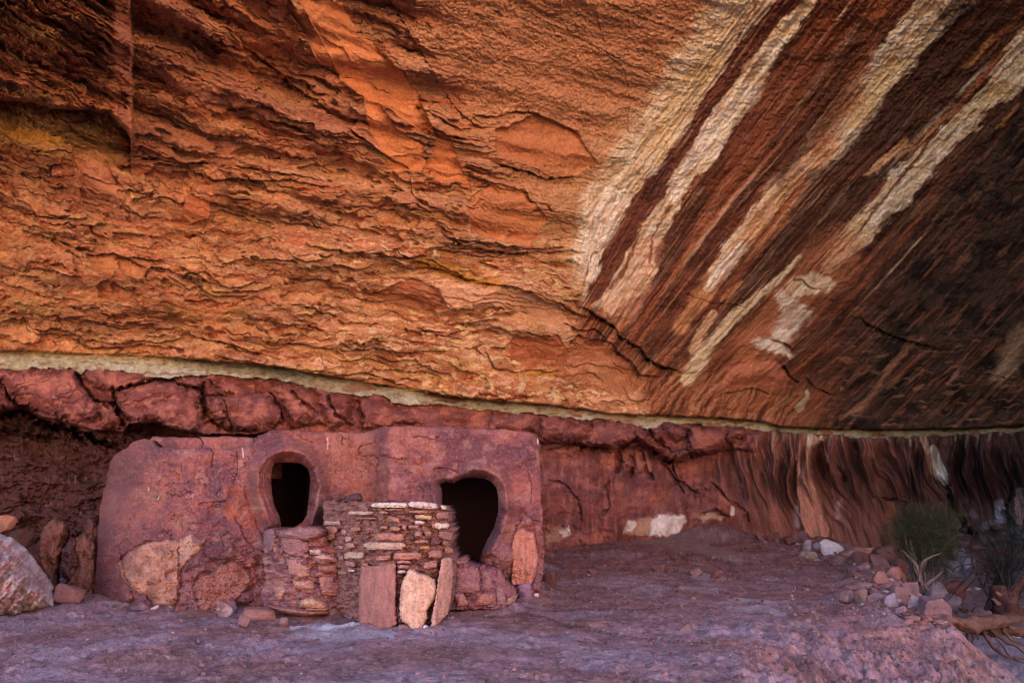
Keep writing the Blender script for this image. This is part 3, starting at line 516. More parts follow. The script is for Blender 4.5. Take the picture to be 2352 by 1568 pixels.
    lowpoly(Z4([(270, 1040), (360, 1000), (370, 1090), (260, 1130)]), (.45, .30, .22), 6, .7)
    lowpoly(Z4([(1470, 910), (1560, 890), (1650, 920), (1640, 960), (1540, 930), (1480, 970)]), (.55, .42, .30), 5, .7)
    lowpaint(Z4([(1725, 860, 8), (1722, 900, 10)]), (.70, .62, .62))
    s, mk = lowpaint(Z5([(275, 185, 50), (230, 215, 46), (195, 260, 36), (185, 330, 32), (195, 420, 38), (215, 520, 50), (240, 640, 56), (265, 740, 60)]), (.52, .26, .21), 5, .95); D_p = np.zeros(U.shape); D_p[s] += mk
    lowpaint(Z5([(275, 175, 30), (240, 210, 30), (205, 250, 14)]), (.66, .54, .44), 4, .9)
    lowpaint(Z5([(905, 275, 16), (920, 340, 22), (950, 410, 26), (970, 455, 18)]), (.62, .60, .58), 2, .95)
    lowpaint(Z5([(850, 200, 14), (860, 260, 10), (900, 400, 12), (920, 440, 6)]), (.48, .30, .22), 3, .7)
    lowpaint(Z5([(385, 570, 10), (380, 650, 12)]), (.42, .30, .32), 4, .7)
    lowpaint(Z5([(150, 600, 8), (155, 690, 14)]), (.45, .36, .38), 5, .7)
    lowpaint(Z5([(1270, 590, 26), (1280, 650, 26)]), (.36, .38, .50), 5, .7)
    lowpoly(Z5([(640, 560), (700, 570), (740, 640), (720, 680), (650, 640)]), (.30, .13, .085), 3, .9)
    lowpoly(Z5([(1350, 500), (1407, 480), (1407, 690), (1370, 680)]), (.34, .22, .24), 3, .8)
    for x_ in np.linspace(1780, 2330, 22): lowpaint([(x_, 985, 8), (x_ - 6, 1010 + 14 * math.sin(x_), 5)], (.45, .38, .28), 4, .5)
    Dl -= D_p * .30
    crl_shade = np.zeros(U.shape)
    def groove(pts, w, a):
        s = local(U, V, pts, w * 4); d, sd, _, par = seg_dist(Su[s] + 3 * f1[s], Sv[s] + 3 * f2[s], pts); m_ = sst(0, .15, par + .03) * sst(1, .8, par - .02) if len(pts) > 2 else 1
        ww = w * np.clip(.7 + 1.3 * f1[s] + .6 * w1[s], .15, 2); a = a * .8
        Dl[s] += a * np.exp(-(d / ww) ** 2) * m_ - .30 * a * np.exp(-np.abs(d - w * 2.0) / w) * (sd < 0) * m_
        crl_shade[s] = np.maximum(crl_shade[s], np.exp(-(d / (ww * .5)) ** 2) * m_ * .25)
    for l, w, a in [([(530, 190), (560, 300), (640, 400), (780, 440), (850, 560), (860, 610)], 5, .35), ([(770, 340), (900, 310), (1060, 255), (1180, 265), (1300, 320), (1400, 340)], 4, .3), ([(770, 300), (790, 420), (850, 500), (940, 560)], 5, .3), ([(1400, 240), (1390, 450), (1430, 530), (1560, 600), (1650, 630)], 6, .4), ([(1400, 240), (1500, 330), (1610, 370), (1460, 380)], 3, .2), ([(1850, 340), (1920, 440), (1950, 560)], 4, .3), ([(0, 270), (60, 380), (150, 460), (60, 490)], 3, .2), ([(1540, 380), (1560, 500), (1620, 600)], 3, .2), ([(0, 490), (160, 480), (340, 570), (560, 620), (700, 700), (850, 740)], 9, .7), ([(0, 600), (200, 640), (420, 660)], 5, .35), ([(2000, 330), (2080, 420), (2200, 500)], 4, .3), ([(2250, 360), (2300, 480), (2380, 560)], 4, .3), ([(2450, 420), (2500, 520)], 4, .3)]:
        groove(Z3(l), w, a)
    for l, w, a in [([(1170, 490), (1270, 620), (1360, 760)], 3.2, .3), ([(1230, 470), (1290, 630), (1400, 700), (1470, 745)], 3.2, .3), ([(1010, 400), (1050, 560), (1110, 640)], 5, .35), ([(940, 410), (950, 520), (920, 620)], 5, .35), ([(830, 400), (850, 500), (820, 590)], 7, .5), ([(1560, 650), (1640, 740), (1720, 830)], 3, .25), ([(1730, 820), (1830, 890), (1865, 970)], 3, .25), ([(770, 620), (735, 700), (760, 850), (690, 940)], 2.4, .2), ([(240, 620), (400, 670), (500, 780), (530, 860), (550, 1010)], 2.6, .2), ([(1480, 900), (1600, 875), (1710, 930)], 3, .2), ([(1040, 230), (1130, 330), (1250, 420)], 7, .4), ([(220, 400), (480, 350), (560, 380), (780, 400), (980, 340), (1130, 420), (1230, 490), (1400, 440), (1700, 380)], 6, .5), ([(360, 960), (440, 1060), (500, 1080)], 2, .1), ([(1700, 250), (1660, 300), (1700, 380)], 4, .25), ([(1330, 200), (1360, 300), (1400, 400)], 3.5, .25), ([(1500, 690), (1540, 715), (1560, 700)], 1.5, .1)]:
        groove(Z4(l), w, a)
    groove(Z5([(600, 548), (700, 560), (760, 575), (740, 620)]), 2.5, .3)
    groove(Z5([(430, 470), (400, 400), (350, 330)]), 3, .2)
    groove(Z5([(970, 480), (1010, 600), (1100, 720), (1160, 780)]), 6, .5); groove(Z5([(1340, 480), (1320, 560), (1300, 640), (1370, 720)]), 6, .5); groove(Z5([(980, 720), (1150, 740), (1300, 720)]), 3, .3)
    for xx in (60, 140, 220, 300, 400): Dl[:] += 0
    # shade of the wall grooves painted into their colour
    wallc = mix(wallc, (.03, .014, .012), np.clip(crl_shade, 0, 1) * .8)
    # assemble
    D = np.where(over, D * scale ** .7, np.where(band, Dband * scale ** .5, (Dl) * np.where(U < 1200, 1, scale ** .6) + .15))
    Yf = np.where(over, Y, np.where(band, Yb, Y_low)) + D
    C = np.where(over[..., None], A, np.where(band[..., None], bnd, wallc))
    P = at(U, V, Yf)
    h_, w_ = U.shape; Q, r, cc = grid_quads(h_, w_)
    rm, cm = r, cc
    mo = over[r, cc] & over[r, cc + 1]; mb = (~mo) & (band[r, cc] | over[r, cc]); ml = ~(mo | mb)
    P = P.reshape(-1, 3); C = C.reshape(-1, 3)
    for nm, m_, lab in (("cliff_overhang", mo, "sloping orange sandstone overhang with cream and black varnish streaks on its right side"), ("pale_rock_seam", mb, "thin pale greenish seam of rock between the overhang and the red wall"), ("cliff_wall", ml, "dark red lower cliff wall with bulging blocks, hollows and fluted right end")):
        p_, q_, c_ = compact(P, Q[m_], C); o = raw_mesh(nm, p_, q_, c_, M_cliff); tag(o, lab, "cliff", None, "structure")
    # the cliff goes on above the alcove, out of view; put there to block the sun
    top = P.reshape(h_, w_, 3)[0, ::6]; rows = [top]; hts = [0, 1.5, 4, 8, 14, 22]
    rows = [top + np.array([0, -.55 * min(hh_, 3) + .25 * max(hh_ - 3, 0), hh_]) + (0 if i == 0 else .5) * np.stack([0 * top[:, 0], fbm(top[:, 0] / 3, top[:, 0] * 0 + hh_, 3, 460), 0 * top[:, 0]], 1) for i, hh_ in enumerate(hts)]
    rows.append(rows[-1] + np.array([0, 30, 2]))
    G = np.stack(rows); Q, _, _ = grid_quads(*G.shape[:2])
    o = raw_mesh("cliff_face", G.reshape(-1, 3), Q, np.tile([.38, .15, .07], (G.shape[0] * G.shape[1], 1)), M_cliff); tag(o, "upper sandstone cliff face above the alcove", "cliff", None, "structure")
build_cliff()

# ------------------------------------------------------------------ ground
def flat(u, v, z=0.0):
    return at(np.asarray(u, float), np.asarray(v, float), ground_Y(np.asarray(v, float), z))
RIM = [(1770, 1222), (1850, 1238), (1930, 1262), (2010, 1275), (2070, 1305), (2085, 1340), (2110, 1388), (2160, 1412), (2205, 1438), (2218, 1500), (2226, 1600)]
RIMW = [tuple(flat(u, v)[:2]) for u, v in RIM]; RIMW.append((RIMW[-1][0] - .1, -4)); RIMW = [(RIMW[0][0] - .5, 40)] + RIMW
BASE = [tuple(flat(u, v)[:2]) for u, v in [(212, 1376), (260, 1392), (420, 1400), (560, 1400), (610, 1412), (700, 1416), (800, 1425), (830, 1448), (920, 1452), (1000, 1446), (1040, 1404), (1180, 1398), (1236, 1366), (1250, 1262)]]
def rim_sd(x, y):
    d, s, _, _ = seg_dist(x, y, RIMW); return d * np.where(s > 0, 1, -1)
def hgt(x, y, fine=True):
    s = rim_sd(x, y) + .25 * fbm(x / 1.2, y / 1.2, 3, 501)
    h = .05 * fbm(x / 2.5, y / 2.5, 3, 505)
    h += .22 * sst(14, 21, y) * sst(-1, 3, x) * sst(12, 7.5, x)                # rise towards the wall foot
    h += .42 * np.exp(-((x - 6.1) / 1.1) ** 2 - ((y - 21.5) / 1.3) ** 2)
    near = sst(9, 6, y); w = .55 + 1.1 * near
    drop = sst(0, 1, (s + .15) / w)
    drop = drop * (.75 + .25 * sst(0, 4, s))
    h = h * (1 - drop) - 1.15 * drop + drop * .12 * fbm(x / 1.5, y / 1.5, 3, 509)
    h += .5 * drop * sst(17, 22, y)
    bd = seg_dist(x, y, BASE)[0]; h += (.05 - .025 * sst(-2.2, -1.6, x) * sst(.0, -.4, x)) * np.exp(-(bd / .16) ** 2) * (1 + .8 * fbm(x / .3, y / .3, 3, 511))
    # slow lumps near the rim
    h += .09 * np.exp(-((s + .5) / .6) ** 2) * (1 + fbm(x / .4, y / .4, 3, 513)) * sst(7, 9, y)
    h += -.35 * sst(-1.8, 0, s) * near * (1 - drop) 
    if fine:
        h += .02 * fbm(x / .9, y / .8, 4, 515) + .02 * fbm(x / .25, y / .25, 5, 517, .6) + .02 * np.clip(fbm(x / .3, y / .3, 4, 521), 0, 1)
        rg = np.clip(.25 + sst(-2.6, -.6, s) * near * 1.3 + .3 * fbm(x / 1.5, y / 1.5, 2, 525), 0, 1.6)
        h += rg * .075 * fbm(x / .16, y / .16, 4, 529) * (1 + .0 * x)
    return h
def gpt(u, v):
    """ground point seen on bearing (u,v)"""
    u = np.atleast_1d(np.asarray(u, float)); v = np.atleast_1d(np.asarray(v, float)); z = np.zeros(len(u))
    for _ in range(10):
        p = flat(u, v, z); z = .5 * z + .5 * hgt(p[:, 0], p[:, 1], False)
    p = flat(u, v, z); r = np.stack([p[:, 0], p[:, 1], z], 1); return r[0] if len(r) == 1 else r

def build_ground():
    us = np.concatenate([np.linspace(-1500, -40, 60)[:-1], np.arange(-40, 2400, 2.0), np.linspace(2400, 3600, 50)[1:]])
    tt = np.concatenate([np.arange(1196, 1600, 1.7), np.array([1620, 1650, 1700, 1760, 1850, 2000, 2300, 2800])])
    U, V = np.meshgrid(us, tt); P = flat(U, V); X, Yy = P[..., 0].copy(), P[..., 1].copy()
    # continue behind the viewer
    xs = X[-1]; rows_y = [0.5, -1, -3, -6]
    X = np.vstack([X] + [xs[None] * (1 + (i + 1) * .9) for i in range(4)]); Yy = np.vstack([Yy] + [np.full((1, len(xs)), y_) for y_ in rows_y])
    U = np.vstack([U] + [U[-1:]] * 4); V = np.vstack([V] + [V[-1:]] * 4)
    H = hgt(X, Yy)
    w1 = fbm(U / 60, V / 30, 3, 541); Su = U + 5 * w1; Sv = V + 3 * w1
    def step(pts, a, w):
        s = local(U[:-4], V[:-4], pts, 60); d, sd, _, par = seg_dist(Su[s], Sv[s], pts); m = sst(0, .15, par) * sst(1, .85, par)
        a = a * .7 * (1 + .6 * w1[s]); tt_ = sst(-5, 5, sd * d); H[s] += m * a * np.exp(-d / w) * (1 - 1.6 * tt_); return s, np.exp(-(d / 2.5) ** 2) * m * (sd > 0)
    C = np.zeros(U.shape + (3,)) + np.array([.31, .165, .165])
    n1 = fbm(X / 1.6, Yy / 1.1, 5, 545); n2 = fbm(X / .35, Yy / .3, 5, 549); s = rim_sd(X, Yy)
    C = mix(C, (.36, .235, .255), sst(.0, .35, n1) * .7); C = mix(C, (.27, .125, .10), sst(.0, .35, -n1) * .7)
    C = mix(C, (.28, .125, .105), sst(7.5, 10, Yy) * .5 * sst(-2, 1, X)); C = mix(C, (.40, .28, .28), sst(.15, .4, fbm(X / 1.3, Yy / 1.8, 4, 553)) * .6 * sst(9, 11, Yy))
    C = C * np.array([.86, .88, .96]) * (1 + .5 * n2 + .25 * fbm(X / .05, Yy / .06, 3, 569))[..., None]; C = mix(C, (.075, .045, .045), sst(.3, .5, fbm(X / .12, Yy / .10, 4, 557)) * .6); C = mix(C, (.36, .28, .29), sst(.42, .55, fbm(X / .09, Yy / .09, 3, 561)) * .6)
    C = mix(C, (.22, .20, .25), sst(.1, .8, s) * .85); C = mix(C, (.16, .11, .11), sst(.15, .4, fbm(X / .5, Yy / .5, 4, 565)) * sst(-.1, .4, s) * .6)
    for pts, colr in (([(670, 1440, 5), (740, 1441, 10), (825, 1440, 8)], (.58, .55, .62)), ([(640, 1452, 4), (760, 1456, 18), (900, 1462, 12)], (.34, .28, .33)), ([(1690, 1375, 6), (1730, 1380, 12), (1780, 1385, 6)], (.38, .30, .33)), ([(1560, 1380 - 30, 8), (1640, 1352, 18)], (.33, .24, .25)), ([(1670, 1400, 10), (1740, 1400, 20), (1800, 1415, 12)], (.36, .27, .30)), ([(1450, 1255, 10), (1560, 1262, 20), (1700, 1290, 16)], (.30, .21, .20)), ([(1590, 1318, 14), (1660, 1325, 18)], (.36, .26, .27))):
        q = local(U[:-4], V[:-4], pts, 40); d, _, w, _ = seg_dist(Su[q], Sv[q] * 1, pts); mk = sst(3, -3, d - w / 2 - 2 * n2[q]) * .85; C[q] = C[q] * (1 - mk[..., None]) + np.array(colr) * (1 + .3 * n2[q])[..., None] * mk[..., None]
    for pts, a, w in (([(1040, 1403), (1180, 1402), (1250, 1412), (1330, 1438), (1430, 1452), (1560, 1468), (1650, 1480), (1690, 1478)], .05, 16), ([(1170, 1398), (1290, 1392), (1420, 1396), (1530, 1400)], .025, 10), ([(1790, 1335), (1880, 1352), (1960, 1362), (2030, 1366)], .05, 10), ([(1910, 1310), (1960, 1322), (2010, 1338), (2030, 1345)], .12, 10), ([(1700, 1350), (1760, 1356), (1800, 1352)], .03, 6), ([(1500, 1290), (1600, 1282), (1700, 1296)], .06, 8)):
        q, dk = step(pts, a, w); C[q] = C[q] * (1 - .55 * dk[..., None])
    P = np.stack([X, Yy, H], -1); Q, r, c = grid_quads(*U.shape)
    Pf, Cf = P.reshape(-1, 3), C.reshape(-1, 3)
    inr = (rim_sd(X, Yy) > .35).ravel(); fw = inr[Q].all(1)
    for nm, m, lab in (("ground", ~fw, "dusty mauve alcove floor with clods and small ledges"), ("dry_wash", fw, "pale sandy wash floor below the right rim of the terrace")):
        p_, q_, c_ = compact(Pf, Q[m], Cf); tag(raw_mesh(nm, p_, q_, c_, M_dirt), lab, "ground", None, "structure")
    # canyon floor beyond, in the sun
    a = 160; n = 60; g = np.linspace(-1, 1, n); gx, gy = np.meshgrid(np.sign(g) * g ** 2 * a, -5.5 - (np.linspace(0, 1, n)) ** 2 * 120)
    hz = -1.5 - 1.2 * sst(-5, -12, gy) + .6 * fbm(gx / 9, gy / 9, 4, 570); hz = np.where(gy > -6.5, hz * 0 - .3, hz)
    
    G = np.stack([gx, gy, hz], -1); Q, _, _ = grid_quads(n, n)
    tag(raw_mesh("canyon_floor", G.reshape(-1, 3), Q[:, ::-1], np.tile(SUNC, (n * n, 1)), M_dirt), "sunlit red sand of the open canyon outside the alcove", "ground", None, "structure")
SUNC = [.52, .345, .235]
build_ground()
def far_wall():  # unseen wall, shaped so its warm bounce comes from the right
    a = np.linspace(-30, 95, 90); b = np.linspace(0, 1, 40); A_, B_ = np.meshgrid(a, b)
    X = A_; Yw = -46 + 22 * sst(40, 95, A_) + 5 * fbm(A_ / 18, B_ * 2, 4, 950) + 7 * (-B_); Z = -4 + B_ * (FARH + 6 * fbm(A_ / 15, A_ * 0, 3, 955)) * sst(-34, -14, A_)
    P = np.stack([X, Yw, Z], -1); Q, _, _ = grid_quads(*A_.shape); C = np.zeros(P.shape) + SUNC; C = mix(C, (.42, .19, .10), sst(0, .4, fbm(A_ / 8, B_ * 8, 4, 960)))
    tag(raw_mesh("far_canyon_wall", P.reshape(-1, 3), Q, C.reshape(-1, 3), M_dirt), "sunlit orange canyon wall opposite the alcove", "cliff", None, "structure")
FARH = 34
far_wall()

#@@B
# ------------------------------------------------------------------ mud-plastered rooms
def smn(U, V, a, o=4, s=0): return fbm(U / a, V / a, o, s)
TOPL = [(190, 1500), (208, 1390), (214, 1300), (216, 1250), (226, 1183), (246, 1083), (260, 1044), (268, 1036), (290, 1028), (305, 1014), (325, 1008), (348, 1010), (363, 1026), (430, 1029), (530, 1029), (575, 1021), (590, 1001), (606, 996), (625, 987), (680, 988), (730, 991), (831, 992), (850, 990), (863, 985), (885, 979), (920, 977), (997, 978), (1050, 981), (1121, 984), (1190, 988), (1214, 991), (1228, 997), (1236, 1010), (1241, 1040), (1243, 1120), (1245, 1216), (1250, 1233), (1248, 1290), (1244, 1330), (1241, 1362), (1241, 1500)]
DOOR1 = Z1([(1265, 352), (1330, 338), (1400, 338), (1480, 346), (1530, 380), (1545, 450), (1532, 600), (1520, 700), (1490, 750), (1440, 778), (1325, 797), (1312, 720), (1275, 640), (1258, 560), (1250, 450)])
DOOR2 = Z2([(868, 486), (900, 474), (960, 478), (1010, 452), (1100, 440), (1180, 450), (1225, 470), (1258, 515), (1270, 580), (1268, 680), (1240, 790), (1190, 880), (1160, 950), (1140, 1010), (1135, 1080), (1060, 1150), (900, 1150), (900, 900), (880, 640), (884, 540)])
SLABD = Z2([(1380, 830), (1400, 800), (1440, 790), (1470, 808), (1515, 815), (1530, 900), (1548, 1000), (1530, 1100), (1500, 1170), (1440, 1200), (1400, 1180), (1360, 1190), (1358, 1120), (1372, 1000), (1362, 900)])
STONE1 = Z1([(235, 1030), (300, 960), (430, 890), (560, 870), (640, 880), (720, 832), (760, 862), (825, 872), (790, 940), (700, 1010), (650, 1080), (640, 1250), (600, 1340), (470, 1320), (430, 1250), (330, 1220), (250, 1120)])
STONE2 = Z1([(900, 1060), (1020, 1018), (1120, 1080), (1150, 1180), (1060, 1250), (1010, 1310), (850, 1385), (800, 1375), (745, 1190), (790, 1120), (880, 1100)])
RIM1 = [(622, 1204), (604, 1165), (592, 1120), (594, 1078), (612, 1050), (640, 1036), (672, 1033), (704, 1044), (728, 1072), (736, 1115), (730, 1160), (716, 1200)]
def wall_Y(U, V):
    sil = ip(V, [(1000, 300), (1044, 262), (1083, 248), (1183, 226), (1250, 216), (1390, 206)]); ue = U - (sil - 215) * sst(420, 240, U) + 9 * smn(U, V, 60, 4, 597) * sst(300, 400, U)
    Y = ip(ue, [(195, 12.2), (215, 10.9), (225, 10.3), (240, 9.95), (262, 9.70), (300, 9.46), (360, 9.25), (440, 9.12), (510, 9.13), (580, 9.26), (650, 9.30), (740, 9.58), (800, 9.86), (842, 10.0), (862, 9.88), (894, 9.52), (940, 9.52), (1000, 9.66), (1150, 10.0), (1245, 10.32)])
    Y = Y - .28 * sst(1120, 1400, V) * sst(215, 300, U) + .05 * sst(1060, 990, V)
    top = ip(U, TOPL[6:-6]); Y = Y + .10 * np.exp(-np.clip(V - top, 0, 99) / 5.)
    d1 = poly_sd(U, V, DOOR1); top1 = sst(1215, 1180, V)
    lft = np.exp(-((U - 585) / 26) ** 2) * np.exp(-((V - 1100) / 60) ** 2)
    r1 = seg_dist(U + 3 * smn(U, V, 30, 3, 595), V, RIM1)[0]; Y = Y - .27 * np.exp(-(r1 / 13) ** 2) - .05 * np.exp(-(r1 / 34) ** 2) + .05 * np.exp(-((r1 - 27) / 6) ** 2) * (d1 > 20) + .10 * np.exp(-np.clip(d1, 0, 99) / 4.) - .16 * lft
    
    d2 = poly_sd(U, V, DOOR2); rt = sst(1050, 1100, U)
    Y = Y - .24 * np.exp(-((d2 - 20) / 13) ** 2) * rt * sst(1290, 1230, V) + .16 * np.exp(-np.clip(d2, 0, 99) / 6.) - .05 * np.exp(-((d2 - 12) / 9) ** 2) * (1 - rt)
    dg = np.hypot((U - 1139) / 40, (V - 1276) / 38); Y = Y - .30 * np.sqrt(np.clip(1 - dg ** 2, 0, 1))
    rib = seg_dist(U, V, Z2([(790, 400), (800, 480), (830, 600), (840, 680)]))[0]; Y = Y - .10 * np.exp(-(rib / 12) ** 2)
    Y = Y - .07 * np.exp(-(seg_dist(U, V, Z1([(1490, 270), (1540, 350), (1590, 430), (1600, 470)]))[0] / 7) ** 2)
    ds = poly_sd(U, V, SLABD); Y = Y - .05 * sst(1, -3, ds) + .05 * np.exp(-np.abs(ds - 2) / 2)
    sm = sst(2, -4, ds)
    ds = poly_sd(U + 3 * smn(U, V, 14, 3, 603), V, STONE1); Y = Y - .05 * sst(2, -10, ds) + .05 * np.exp(-((ds - 3) / 3) ** 2) * (V > 1240)
    ds = poly_sd(U, V, STONE2); Y = Y - .05 * sst(1, -6, ds) + .04 * np.exp(-((ds - 3) / 3) ** 2)
    for (x, y, rx, ry, a) in [(565, 1290, 28, 14, .10), (505, 1268, 34, 18, .10), (540, 1275, 20, 10, .08), (460, 1300, 24, 14, .08), (575, 1330, 18, 14, .08), (430, 1240, 30, 16, .04), (600, 1260, 16, 22, .08), (1215, 1195, 22, 14, .05), (1234, 1340, 10, 24, .05), (290, 1370, 16, 14, .10), (330, 1385, 20, 12, .1), (250, 1385, 20, 16, .08), (560, 1375, 22, 14, .08), (590, 1350, 16, 20, .08), (1060, 1030, 60, 20, .02)]:
        Y = Y - a * np.sqrt(np.clip(1 - ((U - x) / rx) ** 2 - ((V - y) / ry) ** 2, 0, 1))
    rough = .5 + sst(1150, 1330, V) * 1.1
    Y = Y - .09 * smn(U, V, 80, 3, 607) - .035 * smn(U, V, 22, 4, 611) * rough - .018 * ridge(fbm(U / 40, V / 40, 2, 613) * 4 + U / 30, V / 14, 3, 614) * rough * (1 - .7 * sm) - .010 * fbm(U / 9, V / 5, 4, 615) * rough - .012 * terrace(smn(U, V, 26, 4, 619) * 3, .1) * rough
    cr = crack_field(U, V); Y = Y + cr * .03
    return Y
CRACKS = [Z1(l) for l in ([(1040, 250), (1050, 330), (1040, 420), (1020, 480)], [(790, 165), (800, 200), (860, 240), (880, 260), (870, 350), (860, 390)], [(560, 540), (590, 570), (660, 560), (720, 530), (760, 560)], [(880, 560), (920, 530), (930, 510)], [(780, 640), (820, 610), (910, 610), (1000, 600)], [(870, 790), (900, 760), (920, 730)], [(1020, 700), (1060, 770), (1110, 880), (1160, 920), (1220, 950)], [(990, 290), (1060, 300)], [(1010, 960), (1040, 1000), (1100, 1050)], [(230, 900), (260, 1100), (340, 1240)], [(640, 900), (640, 1100), (635, 1300)], [(1190, 380), (1200, 440), (1240, 470), (1250, 500)])] + \
         [Z2(l) for l in ([(420, 160), (430, 200), (390, 210), (320, 225), (310, 260), (330, 290), (420, 290), (450, 320), (430, 400), (440, 470)], [(190, 140), (200, 170), (192, 215), (205, 240)], [(440, 250), (460, 290), (560, 310), (640, 320)], [(820, 370), (900, 370), (970, 400), (1010, 420)], [(680, 170), (720, 165), (750, 160), (840, 180), (880, 150)], [(740, 500), (760, 540), (750, 600)], [(1250, 800), (1290, 820), (1370, 820)], [(1440, 680), (1500, 720), (1560, 750)], [(1480, 400), (1500, 520), (1490, 640)], [(1380, 820), (1420, 740), (1440, 700)], [(1150, 1000), (1160, 920)], [(1330, 1070), (1360, 1160), (1340, 1200)])]
def crack_field(U, V):
    uu = U + 5 * smn(U, V, 12, 4, 623); vv = V + 5 * smn(U, V, 12, 4, 627); r = np.zeros(U.shape)
    for l in CRACKS:
        d, _, _, par = seg_dist(uu, vv, l); r = np.maximum(r, np.exp(-(d / 1.3) ** 2) * sst(0, .1, par + .02) * sst(1, .85, par))
    q = smn(U, V, 30, 4, 631); cz = sst(.05, .35, smn(U, V, 120, 2, 635) + .2)
    return np.clip(r + cz * .7 * sst(.965, .995, 1 - np.abs(q)) , 0, 1)
def mud_col(U, V, tint=(1, 1, 1)):
    C = np.zeros(U.shape + (3,)) + np.array([.275, .095, .088])
    a = smn(U, V, 110, 5, 641); b = smn(U, V, 34, 5, 645); c = smn(U, V, 9, 4, 649)
    C = mix(C, (.17, .066, .070), sst(0, .35, a)); C = mix(C, (.37, .125, .090), sst(0, .35, -a) * .8)
    C = mix(C, (.36, .17, .13), sst(.12, .4, b) * .6); C = mix(C, (.16, .065, .07), sst(.15, .4, -b) * .5); C = C * (1 + .28 * c)[..., None]
    C = mix(C, (.24, .125, .15), sst(1230, 1400, V) * .5)
    return C * np.array(tint) * np.array([.84, .86, .98]) * (1 + .16 * fbm(U / 24 + V / 60, V / 9, 4, 651))[..., None]
def wall_col(U, V):
    C = mud_col(U, V)
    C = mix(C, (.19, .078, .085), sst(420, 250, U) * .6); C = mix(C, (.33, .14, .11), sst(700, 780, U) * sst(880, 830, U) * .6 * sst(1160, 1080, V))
    C = mix(C, (.30, .08, .045), sst(.1, .35, smn(U, V, 30, 4, 653)) * sst(1100, 1140, V) * sst(1230, 1190, V) * sst(430, 500, U) * sst(700, 600, U) * .8)
    C = mix(C, (.24, .12, .135), np.exp(-((U - 1139) / 40) ** 2 - ((V - 1270) / 46) ** 2))
    ds = poly_sd(U, V, SLABD); n = fbm(U / 7, V / 30, 4, 657); C2 = np.array([.43, .185, .145]) * (1 + .35 * n)[..., None]
    k = sst(1, -2, ds)[..., None]; C = C * (1 - k) + C2 * k
    ds = poly_sd(U + 4 * smn(U, V, 9, 3, 603), V + 3 * smn(U, V, 9, 3, 661), STONE1); k = sst(2, -2, ds); C2 = np.array([.40, .20, .15]) * (1 + .5 * smn(U, V, 26, 5, 665))[..., None]
    C2 = mix(C2, (.50, .30, .24), sst(400, 430, U) * sst(470, 430, U) * sst(1310, 1240, V) * .8); C2 = mix(C2, (.25, .12, .11), sst(.15, .4, smn(U, V, 40, 4, 667)) * .7)
    C = C * (1 - k[..., None]) + C2 * k[..., None]
    ds = poly_sd(U, V, STONE2); k = sst(1, -2, ds)[..., None] * .8; C2 = np.array([.33, .135, .11]) * (1 + .25 * smn(U, V, 20, 4, 669))[..., None]; C = C * (1 - k) + C2 * k
    C = mix(C, (.40, .34, .40), sst(8, 2, seg_dist(U, V, [(355, 1400), (385, 1396), (410, 1398)])[0]) * .6)
    for l in ([(1665, 172), (1668, 200), (1664, 243)], [(1080, 240), (1085, 300)], [(435, 510), (432, 530)], [(505, 570), (500, 590)], [(600, 205), (625, 212)]):
        C = mix(C, (.55, .45, .50), sst(2.4, .6, seg_dist(U, V, Z1(l))[0]) * .8)
    C = mix(C, (.62, .55, .58), sst(2, .6, seg_dist(U, V, Z2([(1540, 140), (1545, 210)]))[0]))
    fl = perlin(U / 3, V / 3, 671); C = mix(C, (.5, .4, .4), sst(.62, .7, fl) * .35)
    C = mix(C, (.055, .022, .022), crack_field(U, V) * .75)
    return C
class Rim:
    names = [(1, "door_rim"), (2, "door_rim"), (3, "embedded_slab"), (4, "exposed_stone"), (5, "exposed_stone")]
    def __call__(s, U, V):
        L = np.zeros(U.shape, int)
        L[((seg_dist(U, V, RIM1)[0] < 18) | (poly_sd(U, V, DOOR1) < 10)) & (V < 1206)] = 1
        L[(poly_sd(U, V, DOOR2) < 36) & (U > 1000) & (V < 1245) & (V > 1060)] = 2
        L[poly_sd(U, V, SLABD) < 0] = 3; L[poly_sd(U, V, STONE1) < 0] = 4; L[poly_sd(U, V, STONE2) < 0] = 5
        return L
